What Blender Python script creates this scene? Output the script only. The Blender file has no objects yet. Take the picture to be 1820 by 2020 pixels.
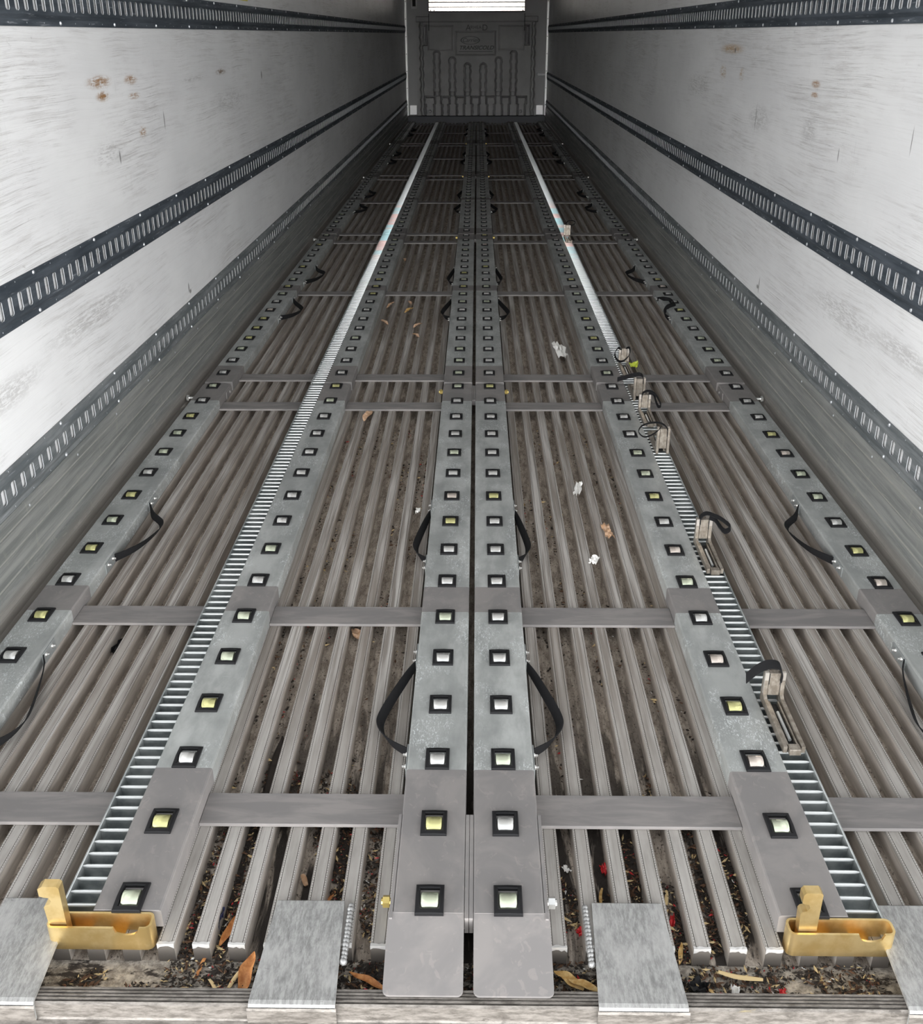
import bpy, bmesh, math, random
from mathutils import Vector, Matrix, noise as mnoise

# ------------------------------------------------------------------ camera, world, exposure
SC = bpy.context.scene
COL = SC.collection
PITCH, YAW, ROLL = 0.4401, -0.0153, -0.0031
CAM = Vector((0.00946, -1.34484, 1.40186))
def cam_rot(p, y, r):
    cy, sy, cp, sp, cr, sr = math.cos(y), math.sin(y), math.cos(p), math.sin(p), math.cos(r), math.sin(r)
    A = Matrix(((1,0,0),(0,0,-1),(0,1,0)))
    Ry = Matrix(((cy,-sy,0),(sy,cy,0),(0,0,1)))
    Rp = Matrix(((1,0,0),(0,cp,-sp),(0,sp,cp)))
    Rr = Matrix(((cr,-sr,0),(sr,cr,0),(0,0,1)))
    return Rr @ Rp @ A @ Ry
_M = cam_rot(PITCH, YAW, ROLL)
cd = bpy.data.cameras.new('camera'); cam = bpy.data.objects.new('camera', cd); COL.objects.link(cam)
_r, _d, _f = Vector(_M[0]), Vector(_M[1]), Vector(_M[2])
mw = Matrix.Identity(4)
for i in range(3):
    mw[i][0], mw[i][1], mw[i][2], mw[i][3] = _r[i], -_d[i], -_f[i], CAM[i]
cam.matrix_world = mw
cd.sensor_fit = 'VERTICAL'; cd.sensor_height = 36.0; cd.lens = 36.0*2000/2020
cd.clip_start = 0.02; cd.clip_end = 200
SC.camera = cam

SC.view_settings.view_transform = 'Standard'
SC.view_settings.look = 'None'
SC.view_settings.exposure = 0.0
SC.view_settings.gamma = 1.0
SC.view_settings.use_curve_mapping = False

W = bpy.data.worlds.new('sky'); SC.world = W; W.use_nodes = True
nt = W.node_tree; nt.nodes.clear()
wo = nt.nodes.new('ShaderNodeOutputWorld'); bg = nt.nodes.new('ShaderNodeBackground')
tc = nt.nodes.new('ShaderNodeTexCoord'); sep = nt.nodes.new('ShaderNodeSeparateXYZ')
rp = nt.nodes.new('ShaderNodeValToRGB'); mr = nt.nodes.new('ShaderNodeMapRange')
mr.inputs['From Min'].default_value = -1; mr.inputs['From Max'].default_value = 1
e = rp.color_ramp.elements
# bright low sky over a pale yard, overhead dimming added to hold back light by the door
e[0].position = 0.0; e[0].color = (0.04,0.038,0.035,1)
e[1].position = 1.0; e[1].color = (0.05,0.052,0.055,1)
for p_, c_ in ((0.40,(0.055,0.053,0.05)),(0.495,(0.16,0.155,0.145)),(0.503,(0.98,0.97,0.95)),(0.575,(1.0,1.0,1.0)),(0.64,(0.42,0.43,0.44)),(0.74,(0.10,0.103,0.106))):
    q = e.new(p_); q.color = (*c_,1)
nt.links.new(tc.outputs['Generated'], sep.inputs[0]); nt.links.new(sep.outputs['Z'], mr.inputs['Value'])
nt.links.new(mr.outputs[0], rp.inputs[0]); nt.links.new(rp.outputs[0], bg.inputs[0]); nt.links.new(bg.outputs[0], wo.inputs[0])
bg.inputs['Strength'].default_value = 16.0
SC.cycles.max_bounces = 14
SC.cycles.diffuse_bounces = 10
SC.cycles.glossy_bounces = 6

R = random.Random(7)
P = 0.195
FZ = -0.04          # top of the floor ribs
BZ = -0.082         # bottom of the floor channels
WX = 1.262          # inner wall face
YB = 18.46          # front wall of the trailer

# ------------------------------------------------------------------ materials
def mat(name, base, rough=0.5, metal=0.0, spec=0.5):
    m = bpy.data.materials.new(name); m.use_nodes = True
    b = m.node_tree.nodes['Principled BSDF']
    b.inputs['Base Color'].default_value = (*base, 1); b.inputs['Roughness'].default_value = rough
    b.inputs['Metallic'].default_value = metal; b.inputs['Specular IOR Level'].default_value = spec
    return m
class NB:
    """small node builder working in world position"""
    def __init__(s, m):
        s.m = m; s.t = m.node_tree; s.b = s.t.nodes['Principled BSDF']
        s.geo = s.t.nodes.new('ShaderNodeNewGeometry'); s.pos = s.geo.outputs['Position']
    def n(s, t): return s.t.nodes.new(t)
    def link(s, a, b): s.t.links.new(a, b)
    def scaled(s, v, off=(0,0,0)):
        k = s.n('ShaderNodeVectorMath'); k.operation = 'MULTIPLY_ADD'
        s.link(s.pos, k.inputs[0]); k.inputs[1].default_value = v; k.inputs[2].default_value = off
        return k.outputs[0]
    def noise(s, vec, scale=1.0, detail=4, rough=0.6, dist=0.0):
        k = s.n('ShaderNodeTexNoise'); k.inputs['Scale'].default_value = scale
        k.inputs['Detail'].default_value = detail; k.inputs['Roughness'].default_value = rough
        k.inputs['Distortion'].default_value = dist
        s.link(vec, k.inputs['Vector']); return k.outputs['Fac']
    def voronoi(s, vec, scale=1.0):
        k = s.n('ShaderNodeTexVoronoi'); k.inputs['Scale'].default_value = scale
        s.link(vec, k.inputs['Vector']); return k.outputs['Color']
    def ramp(s, fac, lo, hi, a=0.0, b=1.0):
        k = s.n('ShaderNodeMapRange'); k.interpolation_type = 'SMOOTHSTEP'
        k.inputs['From Min'].default_value = lo; k.inputs['From Max'].default_value = hi
        k.inputs['To Min'].default_value = a; k.inputs['To Max'].default_value = b
        s.link(fac, k.inputs['Value']); return k.outputs[0]
    def math(s, op, a, b):
        k = s.n('ShaderNodeMath'); k.operation = op
        for i, v in enumerate((a, b)):
            if isinstance(v, (int, float)): k.inputs[i].default_value = v
            else: s.link(v, k.inputs[i])
        return k.outputs[0]
    def mix(s, fac, a, b):
        k = s.n('ShaderNodeMix'); k.data_type = 'RGBA'
        if isinstance(fac, (int, float)): k.inputs[0].default_value = fac
        else: s.link(fac, k.inputs[0])
        for i, v in ((6, a), (7, b)):
            if isinstance(v, tuple): k.inputs[i].default_value = (*v, 1)
            else: s.link(v, k.inputs[i])
        return k.outputs[2]
    def xyz(s):
        k = s.n('ShaderNodeSeparateXYZ'); s.link(s.pos, k.inputs[0]); return k.outputs
    def ellipse(s, c, r, soft=0.35):
        """1 inside a world-space ellipse (y,z), 0 outside"""
        v = s.scaled((0, 1/r[0], 1/r[1]), (0, -c[0]/r[0], -c[1]/r[1]))
        k = s.n('ShaderNodeVectorMath'); k.operation = 'LENGTH'; s.link(v, k.inputs[0])
        return s.ramp(k.outputs['Value'], 1.0, 1.0-soft, 0.0, 1.0)
    def color(s, c): s.link(c, s.b.inputs['Base Color'])
    def rough(s, c): s.link(c, s.b.inputs['Roughness'])
    def bump(s, h, strength=0.2, dist=0.002):
        k = s.n('ShaderNodeBump'); k.inputs['Strength'].default_value = strength; k.inputs['Distance'].default_value = dist
        s.link(h, k.inputs['Height']); s.link(k.outputs[0], s.b.inputs['Normal'])

# galvanised rail steel
M_GALV = mat('galvanised_steel', (0.42,0.45,0.45), 0.42, 0.35)
k = NB(M_GALV)
c = k.mix(k.ramp(k.noise(k.scaled((14,5,14)), 1, 5, 0.65), 0.35, 0.65), (0.345,0.358,0.350), (0.52,0.535,0.522))
c = k.mix(k.ramp(k.noise(k.scaled((3,1.3,3),(5,2,0)), 1, 3), 0.42, 0.62, 0, 0.45), c, (0.285,0.297,0.290))
scr = k.math('MULTIPLY', k.ramp(k.noise(k.scaled((190,75,60)), 1, 3, 0.7, 1.5), 0.53, 0.62), k.ramp(k.noise(k.scaled((9,5.1,5),(1,7,0)), 1, 2), 0.47, 0.60))
c = k.mix(k.math('MULTIPLY', scr, 0.7), c, (0.78,0.82,0.82))
scr2 = k.ramp(k.noise(k.scaled((14,420,60),(3,1,0)), 1, 2, 0.5, 0.4), 0.70, 0.76, 0, 0.5)
c = k.mix(scr2, c, (0.66,0.70,0.70))
k.color(c); k.rough(k.ramp(k.noise(k.scaled((30,30,30)), 1, 3), 0.3, 0.7, 0.34, 0.52))
# grey primer paint over the welds
M_PRIM = mat('grey_primer', (0.29,0.27,0.27), 0.55)
k = NB(M_PRIM)
c = k.mix(k.ramp(k.noise(k.scaled((9,7,9)), 1, 4, 0.6, 0.8), 0.40, 0.62), (0.178,0.169,0.166), (0.216,0.202,0.195))
c = k.mix(k.math('MULTIPLY', k.ramp(k.noise(k.scaled((40,30,30),(2,4,0)), 1, 3, 0.6, 1.2), 0.60, 0.66), 0.35), c, (0.275,0.25,0.235))
k.color(c)
M_BAR = mat('crossbar_steel', (0.28,0.26,0.26), 0.62, 0.0, 0.3)
k = NB(M_BAR)
c = k.mix(k.ramp(k.noise(k.scaled((6,30,9)), 1, 4, 0.6, 0.5), 0.38, 0.64), (0.172,0.163,0.160), (0.226,0.211,0.203)); k.color(c)
# extruded aluminium floor ribs, worn and dirty
M_RIB = mat('worn_aluminium_rib', (0.42,0.39,0.36), 0.5, 0.25)
k = NB(M_RIB)
xo = k.xyz()
c = k.mix(k.ramp(k.noise(k.scaled((90,2.0,40)), 1, 4, 0.6), 0.38, 0.66), (0.25,0.222,0.198), (0.52,0.495,0.465))
worn = k.ramp(k.noise(k.scaled((16,1.1,4),(3,9,0)), 1, 3, 0.6), 0.40, 0.62)
c = k.mix(k.math('MULTIPLY', worn, 0.55), c, (0.23,0.195,0.165))
near = k.ramp(xo['Y'], 1.0, 0.1, 0.0, 0.7)
c = k.mix(near, c, k.mix(k.ramp(k.noise(k.scaled((40,9,20)), 1, 4, 0.6), 0.35, 0.65), (0.31,0.298,0.278), (0.41,0.394,0.373)))
# extrusion lines: a dark groove and a bright dotted serrated edge along both sides of every rib
d_ = k.math('ABSOLUTE', xo['X'], 0.0)
d_ = k.math('MODULO', k.math('ADD', d_, -0.0322+0.03125+0.0625), 0.0625)
d_ = k.math('ABSOLUTE', k.math('SUBTRACT', d_, 0.03125), 0.0)
def band(lo, hi, e_=0.0003): return k.math('MULTIPLY', k.ramp(d_, lo-e_, lo), k.ramp(d_, hi+e_, hi))
topf = k.ramp(xo['Z'], -0.0435, -0.0425)
dots = k.ramp(k.math('SINE', k.math('MULTIPLY', xo['Y'], 2*math.pi/0.0062), 0.0), -0.2, 0.4)
c = k.mix(k.math('MULTIPLY', k.math('MULTIPLY', band(0.0098,0.0106), topf), 0.75), c, (0.10,0.085,0.07))
c = k.mix(k.math('MULTIPLY', k.math('MULTIPLY', band(0.0128,0.0134), topf), 0.6), c, (0.12,0.10,0.085))
c = k.mix(k.math('MULTIPLY', k.math('MULTIPLY', k.math('MULTIPLY', band(0.0109,0.0125), topf), dots), 0.55), c, (0.74,0.72,0.69))
c = k.mix(k.ramp(xo['Z'], -0.0425, -0.046, 0.0, 0.9), c, k.mix(k.ramp(k.noise(k.scaled((20,6,60)), 1, 3), 0.35, 0.65), (0.40,0.355,0.31), (0.56,0.515,0.465)))  # rib sides coloured paler to make up for light missing in the channels
k.color(c)
M_END = mat('dark_rib_end', (0.105,0.092,0.080), 0.75)  # rib end faces in a darker colour than the ribs
M_CUT = mat('bright_cut_aluminium', (0.86,0.85,0.83), 0.28, 0.6)
# bottom of the channels
M_BASE = mat('dirty_channel', (0.14,0.115,0.095), 0.85)
k = NB(M_BASE)
xo = k.xyz()
c = k.mix(k.ramp(k.noise(k.scaled((60,14,10)), 1, 6, 0.7), 0.34, 0.66), (0.22,0.183,0.150), (0.52,0.455,0.385))
c = k.mix(k.ramp(k.noise(k.scaled((210,130,10),(4,0,0)), 1, 3, 0.7), 0.56, 0.66), c, (0.09,0.073,0.06))
soil = k.ramp(k.noise(k.scaled((26,3.5,6),(1.3,4.2,0)), 1, 4, 0.6, 0.5), 0.46, 0.55)
lim = k.ramp(xo['Y'], 1.1, 0.15, 0.0, 1.0)
c = k.mix(k.math('MULTIPLY', k.math('MULTIPLY', soil, lim), k.ramp(k.math('ABSOLUTE', xo['X'], 0.0), 0.60, 0.56)), c, (0.030,0.024,0.020))
k.color(c); k.bump(k.noise(k.scaled((160,120,60)), 1, 4), 0.6, 0.006)
M_TROUGH = mat('gritty_threshold_gutter', (0.30,0.27,0.23), 0.9)
k = NB(M_TROUGH)
c = k.mix(k.ramp(k.noise(k.scaled((70,70,10)), 1, 6, 0.7), 0.35, 0.68), (0.24,0.21,0.175), (0.60,0.54,0.46))
c = k.mix(k.ramp(k.noise(k.scaled((12,30,6),(1,0,0)), 1, 5, 0.7), 0.50, 0.58), c, (0.045,0.036,0.03)); k.color(c)
k.bump(k.noise(k.scaled((220,220,60)), 1, 4), 0.7, 0.006)
# wall lining
def wall_mat(name, stains, marks):
    m = mat(name, (0.74,0.75,0.77), 0.34)
    k = NB(m)
    c = k.mix(k.ramp(k.noise(k.scaled((1,0.9,2.2)), 1, 4, 0.6), 0.3, 0.7), (0.77,0.775,0.785), (0.88,0.885,0.89))
    tilt = k.n('ShaderNodeVectorMath'); tilt.operation = 'ADD'     # scuffs run along the trailer, a little uneven
    wob = k.n('ShaderNodeCombineXYZ'); k.link(k.ramp(k.noise(k.scaled((1,1.1,0.7)), 1, 2), 0, 1, -0.02, 0.02), wob.inputs['Z'])
    k.link(k.pos, tilt.inputs[0]); k.link(wob.outputs[0], tilt.inputs[1]); k.pos = tilt.outputs[0]
    def streak(sy, sz, off, lo, hi, det=5): return k.ramp(k.noise(k.scaled((1,sy,sz),off), 1, det, 0.75), lo, hi)
    zone = k.math('ADD', 0.10, k.math('MULTIPLY', 0.85, k.ramp(k.noise(k.scaled((1,1.3,3.0),(0,3,1)), 1, 4, 0.65), 0.40, 0.64)))
    for sy, sz, off, lo, amt, col in ((2.2,150,(0,0,0),0.51,0.55,(0.34,0.325,0.315)),(5.0,320,(0,5,2),0.56,0.75,(0.20,0.19,0.18)),(3.0,70,(0,2,9),0.48,0.30,(0.42,0.395,0.37)),(1.2,420,(0,7,4),0.54,0.7,(0.22,0.21,0.20)),(26,60,(0,3,3),0.60,0.6,(0.22,0.21,0.20))):
        c = k.mix(k.math('MULTIPLY', k.math('MULTIPLY', streak(sy,sz,off,lo,lo+0.16), zone), amt), c, col)
    vt = k.math('MULTIPLY', streak(190,6,(0,0,0),0.62,0.70,3), k.ramp(k.noise(k.scaled((1,2.6,5),(0,8,2)), 1, 3), 0.53, 0.66))
    c = k.mix(k.math('MULTIPLY', vt, 0.42), c, (0.25,0.24,0.235))
    c = k.mix(k.math('MULTIPLY', streak(4,230,(0,1,5),0.60,0.70), 0.5), c, (0.93,0.94,0.95))
    k.pos = k.geo.outputs['Position']
    for (y, z, ry, rz, col, lo) in stains:
        f = k.math('MULTIPLY', k.ellipse((y, z), (ry, rz), 0.8), k.math('MULTIPLY', k.ramp(k.noise(k.scaled((1,20,170),(0,y,z)), 1, 5, 0.75), lo-0.06, lo+0.08), k.ramp(k.noise(k.scaled((1,70,70),(0,z,y)), 1, 3, 0.7), 0.30, 0.48)))
        c = k.mix(k.math('MULTIPLY', f, 1.0 if col != GY else 0.36), c, col)
    for (y, z, ry, rz) in marks:
        c = k.mix(k.math('MULTIPLY', k.ellipse((y, z), (ry, rz), 0.6), 0.8), c, (0.10,0.095,0.09))
    k.color(c)
    return m
BR = (0.36,0.20,0.09); GY = (0.17,0.155,0.14)
M_WL = wall_mat('scuffed_lining_left',
    [(2.34,1.26,0.16,0.028,BR,0.46),(2.36,1.215,0.09,0.022,BR,0.44),(2.68,1.255,0.10,0.022,BR,0.46),(2.70,1.20,0.09,0.016,BR,0.48),
     (2.75,1.07,0.06,0.03,BR,0.50),(4.12,1.238,0.14,0.018,(0.2,0.13,0.07),0.46),(3.6,1.225,0.35,0.012,GY,0.50),(2.35,1.03,0.22,0.06,GY,0.52),
     (1.25,0.52,0.35,0.06,GY,0.46),(2.0,0.56,0.6,0.06,GY,0.48),(4.3,1.10,0.5,0.07,GY,0.52)],
    [(3.12,0.392,0.012,0.028),(3.14,0.372,0.02,0.012),(3.05,1.09,0.008,0.045),(5.15,1.19,0.02,0.03),(2.45,1.01,0.01,0.03)])
M_WR = wall_mat('scuffed_lining_right',
    [(2.74,1.232,0.07,0.018,BR,0.42),(2.74,1.195,0.06,0.014,BR,0.42),(4.15,1.335,0.32,0.03,(0.50,0.36,0.22),0.42),(4.3,1.225,0.10,0.045,(0.45,0.32,0.18),0.50),
     (3.9,1.225,0.06,0.04,(0.45,0.32,0.18),0.50),(2.75,1.07,0.12,0.06,GY,0.45),(3.5,1.06,0.25,0.08,GY,0.48),(1.55,0.55,0.35,0.05,GY,0.46),
     (2.1,0.53,0.5,0.07,GY,0.48),(4.9,1.14,0.4,0.09,GY,0.50)],
    [(3.17,0.392,0.008,0.045),(3.19,0.382,0.022,0.012),(1.77,1.12,0.004,0.05),(2.38,1.02,0.006,0.03),(3.55,1.06,0.006,0.07),(4.08,1.33,0.02,0.015)])
M_CEIL = mat('white_ceiling', (0.82,0.82,0.82), 0.5)
M_FRONT = mat('front_wall_lining', (0.50,0.50,0.50), 0.45)
M_POLY = mat('grey_moulded_plastic', (0.235,0.235,0.235), 0.6)
k = NB(M_POLY); k.color(k.mix(k.ramp(k.noise(k.scaled((3,3,3)), 1, 4), 0.35, 0.65), (0.44,0.44,0.437), (0.51,0.51,0.505)))
M_MIRROR = mat('polished_panel', (0.80,0.76,0.72), 0.22, 0.9)
M_TRIMB = mat('bright_corner_trim', (0.80,0.80,0.80), 0.3, 0.3)
M_WHITE = mat('white_enamel', (0.82,0.82,0.82), 0.4)
M_BLACK = mat('black_gap', (0.012,0.012,0.012), 0.7)
M_DARK = mat('dark_steel_sill', (0.055,0.058,0.066), 0.5, 0.3)
# tracks
def track_mat(name, a, b, metal):
    m = mat(name, a, 0.55, metal, 0.3); k = NB(m)
    c = k.mix(k.ramp(k.noise(k.scaled((5,3,40)), 1, 5, 0.65), 0.36, 0.66), a, b)
    c = k.mix(k.ramp(k.noise(k.scaled((5,8,140),(2,3,0)), 1, 3, 0.6), 0.62, 0.70, 0, 0.4), c, (0.42,0.44,0.47)); k.color(c); return m
M_TRACK = track_mat('dark_track_steel', (0.040,0.050,0.062), (0.088,0.103,0.122), 0.2)
M_TRACKL = track_mat('grey_track_steel', (0.125,0.14,0.148), (0.24,0.255,0.262), 0.3)
M_RIVET = mat('bright_rivet', (0.55,0.57,0.60), 0.4, 0.6)
M_SLOT = mat('brightened_slot_edge', (0.50,0.52,0.54), 0.5, 0.2)  # slot edges coloured paler than the track to brighten the slots
M_KICK = mat('scuffed_kick_plate', (0.22,0.225,0.22), 0.45, 0.45)
k = NB(M_KICK)
c = k.mix(k.ramp(k.noise(k.scaled((4,1.6,40)), 1, 5, 0.7), 0.34, 0.68), (0.215,0.226,0.22), (0.37,0.376,0.362))
c = k.mix(k.ramp(k.noise(k.scaled((2,7,130),(1,2,0)), 1, 4, 0.7, 0.5), 0.60, 0.68, 0, 0.55), c, (0.43,0.42,0.39))
c = k.mix(k.math('MULTIPLY', k.ramp(k.noise(k.scaled((4,30,10),(0,6,0)), 1, 2), 0.60, 0.70), 0.28), c, (0.42,0.42,0.36))
c = k.mix(k.ramp(k.xyz()['Z'], 0.045, -0.02, 0.0, 0.7), c, (0.33,0.295,0.26))
k.color(c)
M_KEDGE = mat('pale_ridge_edge', (0.40,0.40,0.37), 0.4, 0.4)  # paler colour on the upper faces of the kick plate ridges
# cassettes
M_BLK = mat('black_plastic_frame', (0.010,0.010,0.011), 0.5, 0.0, 0.22)
M_ROLL = [mat('zinc_roller_silver', (0.80,0.80,0.78), 0.24, 0.85), mat('zinc_roller_yellow', (0.78,0.76,0.36), 0.24, 0.85),
          mat('zinc_roller_pale_green', (0.74,0.80,0.62), 0.24, 0.85), mat('zinc_roller_pink', (0.80,0.71,0.64), 0.24, 0.85)]
M_RUNG = mat('bright_zinc_rung', (0.84,0.86,0.86), 0.34, 0.7)
k = NB(M_RUNG)
band = k.math('MULTIPLY', k.ramp(k.xyz()['Y'], 5.6, 6.3), k.ramp(k.xyz()['Y'], 8.6, 7.6))
c = k.mix(k.ramp(k.noise(k.scaled((0.2,3.1,0.2)), 1, 1), 0.44, 0.56), (0.84,0.55,0.50), (0.42,0.72,0.76))
k.color(k.mix(k.math('MULTIPLY', band, 0.75), (0.66,0.68,0.68), c))
M_RACK = mat('zinc_rack_channel', (0.36,0.385,0.385), 0.36, 0.6)
k = NB(M_RACK); xo = k.xyz()
c = k.mix(k.ramp(k.noise(k.scaled((20,9,20)), 1, 4), 0.35, 0.65), (0.26,0.285,0.285), (0.46,0.48,0.475)); k.color(c)
M_WEB = mat('black_webbing', (0.010,0.010,0.011), 0.8, 0.0, 0.2)
k = NB(M_WEB)
M_SCREW = mat('zinc_screw', (0.78,0.78,0.76), 0.25, 0.85)
M_BRKT = mat('zinc_bracket', (0.34,0.36,0.36), 0.4, 0.5)
M_NUT = mat('yellow_zinc_nut', (0.62,0.48,0.16), 0.3, 0.85)
M_GOLD = mat('gold_passivated_steel', (0.66,0.44,0.13), 0.34, 0.92)
k = NB(M_GOLD); k.color(k.mix(k.ramp(k.noise(k.scaled((22,22,22)), 1, 4), 0.35, 0.65), (0.74,0.53,0.22), (0.88,0.68,0.34)))
M_STOP = mat('nickel_stop', (0.50,0.45,0.38), 0.36, 0.7)
k = NB(M_STOP); k.color(k.mix(k.ramp(k.noise(k.scaled((60,40,40)), 1, 5, 0.7), 0.35, 0.68), (0.25,0.217,0.178), (0.45,0.405,0.35)))
M_STOPE = mat('bright_stop_edge', (0.66,0.62,0.57), 0.3, 0.7)
M_PLATE = mat('rubbed_aluminium_plate', (0.52,0.52,0.51), 0.5, 0.35)
k = NB(M_PLATE)
c = k.mix(k.ramp(k.noise(k.scaled((150,38,20)), 1, 6, 0.8), 0.34, 0.66), (0.215,0.215,0.21), (0.40,0.40,0.39))
c = k.mix(k.ramp(k.noise(k.scaled((12,10,10),(4,1,0)), 1, 4, 0.6), 0.46, 0.66, 0, 0.5), c, (0.47,0.465,0.455))
c = k.mix(k.ramp(k.noise(k.scaled((30,40,10),(1,8,0)), 1, 5, 0.7), 0.66, 0.72, 0, 0.6), c, (0.17,0.17,0.165)); k.color(c)
M_WELD = mat('weld_bead', (0.36,0.36,0.355), 0.45, 0.6)
M_SILL = mat('worn_sill_aluminium', (0.56,0.53,0.49), 0.5, 0.3)
k = NB(M_SILL)
c = k.mix(k.ramp(k.noise(k.scaled((26,90,110)), 1, 6, 0.75), 0.34, 0.66), (0.105,0.094,0.083), (0.255,0.235,0.213))
c = k.mix(k.ramp(k.noise(k.scaled((24,40,60),(3,0,2)), 1, 5, 0.7), 0.60, 0.68, 0, 0.7), c, (0.070,0.062,0.054))
c = k.mix(k.ramp(k.noise(k.scaled((5,30,30),(8,0,2)), 1, 5, 0.7), 0.66, 0.72, 0, 0.6), c, (0.34,0.28,0.15)); k.color(c)
M_LEAF = [mat('dry_leaf_orange', (0.50,0.20,0.06), 0.6), mat('dry_leaf_ochre', (0.62,0.40,0.14), 0.6), mat('dry_leaf_tan', (0.56,0.36,0.22), 0.65)]
for m_, a_, b_ in ((M_LEAF[0],(0.40,0.14,0.035),(0.60,0.27,0.09)),(M_LEAF[1],(0.46,0.26,0.07),(0.70,0.50,0.22)),(M_LEAF[2],(0.42,0.25,0.14),(0.66,0.46,0.32))):
    k = NB(m_); k.color(k.mix(k.ramp(k.noise(k.scaled((80,80,80)), 1, 4), 0.36, 0.64), a_, b_))
M_STRAW = mat('straw_chip', (0.66,0.50,0.26), 0.7)
M_PAPER = mat('white_paper', (0.78,0.77,0.74), 0.7)
M_REDP = mat('red_plastic_scrap', (0.55,0.03,0.035), 0.45)
M_BLUE = mat('navy_scrap', (0.015,0.022,0.075), 0.6)
M_LIME = mat('lime_scrap', (0.52,0.60,0.05), 0.45)
M_SOIL = mat('dark_soil', (0.030,0.023,0.018), 0.9)
M_SOIL2 = mat('brown_bark', (0.115,0.060,0.032), 0.85)
M_YEL = mat('yellow_sticker', (0.62,0.55,0.06), 0.5)

# ------------------------------------------------------------------ mesh helpers
class MB:
    def __init__(s): s.v = []; s.f = []; s.m = []
    def poly(s, pts, mi=0):
        i = len(s.v); s.v += [tuple(p) for p in pts]; s.f.append(list(range(i, i+len(pts)))); s.m.append(mi)
    def add(s, vs, fs, mi=0):
        i = len(s.v); s.v += [tuple(p) for p in vs]
        for f in fs: s.f.append([i+a for a in f]); s.m.append(mi)
    def box(s, a, b, mi=0):
        x0,y0,z0 = a; x1,y1,z1 = b
        s.add([(x0,y0,z0),(x1,y0,z0),(x1,y1,z0),(x0,y1,z0),(x0,y0,z1),(x1,y0,z1),(x1,y1,z1),(x0,y1,z1)],
              [(0,3,2,1),(4,5,6,7),(0,1,5,4),(1,2,6,5),(2,3,7,6),(3,0,4,7)], mi)
    def cbox(s, a, b, c=0.002, mi=0):
        """box with chamfered edges"""
        x0,y0,z0 = a; x1,y1,z1 = b
        vs = []; idx = {}
        for ix in (0,1):
            for iy in (0,1):
                for iz in (0,1):
                    for ax in range(3):
                        p = [x1 if ix else x0, y1 if iy else y0, z1 if iz else z0]
                        for o in range(3):
                            if o != ax: p[o] += (-c if (ix,iy,iz)[o] else c)
                        idx[(ix,iy,iz,ax)] = len(vs); vs.append(tuple(p))
        fs = []
        for ax in range(3):
            o1, o2 = [o for o in range(3) if o != ax]
            for sd in (0,1):
                q = []
                for u, w in ((0,0),(1,0),(1,1),(0,1)):
                    t = [0,0,0]; t[ax] = sd; t[o1] = u; t[o2] = w; q.append(idx[(*t, ax)])
                fs.append(q)
        for ax in range(3):
            o1, o2 = [o for o in range(3) if o != ax]
            for u in (0,1):
                for w in (0,1):
                    q = []
                    t = [0,0,0]; t[o1] = u; t[o2] = w
                    t0 = t[:]; t0[ax] = 0; t1 = t[:]; t1[ax] = 1
                    fs.append([idx[(*t0,o1)], idx[(*t1,o1)], idx[(*t1,o2)], idx[(*t0,o2)]])
        for ix in (0,1):
            for iy in (0,1):
                for iz in (0,1): fs.append([idx[(ix,iy,iz,a)] for a in range(3)])
        s.add(vs, fs, mi)
    def prism(s, prof, axis, a, b, mi=0, cap=True, closed=True):
        """extrude a 2-D profile along an axis: axis 0 -> (y,z), 1 -> (x,z), 2 -> (x,y)"""
        def P3(p, t):
            return (t,p[0],p[1]) if axis == 0 else ((p[0],t,p[1]) if axis == 1 else (p[0],p[1],t))
        n = len(prof); vs = [P3(p,a) for p in prof]+[P3(p,b) for p in prof]
        fs = [(i,(i+1)%n,n+(i+1)%n,n+i) for i in range(n if closed else n-1)]
        if cap and closed: fs += [tuple(range(n))[::-1], tuple(range(n,2*n))]
        s.add(vs, fs, mi)
    def tube(s, pts, r, n=8, mi=0, cap=True):
        pts = [Vector(p) for p in pts]; rs = r if isinstance(r, (list,tuple)) else [r]*len(pts)
        rings = []; up = None
        for i, p in enumerate(pts):
            d = (pts[min(i+1,len(pts)-1)]-pts[max(i-1,0)]).normalized()
            if up is None: up = Vector((0,0,1)) if abs(d.z) < 0.9 else Vector((1,0,0))
            u = (up-d*up.dot(d)).normalized(); w = d.cross(u); up = u
            rings.append([p+(u*math.cos(t)+w*math.sin(t))*rs[i] for t in [2*math.pi*j/n for j in range(n)]])
        vs = [v for r_ in rings for v in r_]; fs = []
        for i in range(len(pts)-1):
            for j in range(n): fs.append((i*n+j, i*n+(j+1)%n, (i+1)*n+(j+1)%n, (i+1)*n+j))
        if cap: fs += [tuple(range(n))[::-1], tuple(range(len(vs)-n, len(vs)))]
        s.add(vs, fs, mi)
    def ribbon(s, pts, wv, th=0.0016, mi=0):
        """webbing: wv is a width vector per point (half width)"""
        pts = [Vector(p) for p in pts]; wv = [Vector(w) for w in wv]
        vs = []
        for i, p in enumerate(pts):
            d = (pts[min(i+1,len(pts)-1)]-pts[max(i-1,0)]).normalized()
            n_ = d.cross(wv[i])
            n_ = n_.normalized()*th/2 if n_.length > 1e-9 else Vector((0,0,th/2))
            vs += [p-wv[i]-n_, p+wv[i]-n_, p+wv[i]+n_, p-wv[i]+n_]
        fs = [(0,1,2,3), tuple(len(vs)-4+j for j in (3,2,1,0))]
        for i in range(len(pts)-1):
            for j in range(4): fs.append((i*4+j, (i+1)*4+j, (i+1)*4+(j+1)%4, i*4+(j+1)%4))
        s.add(vs, fs, mi)
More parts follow.
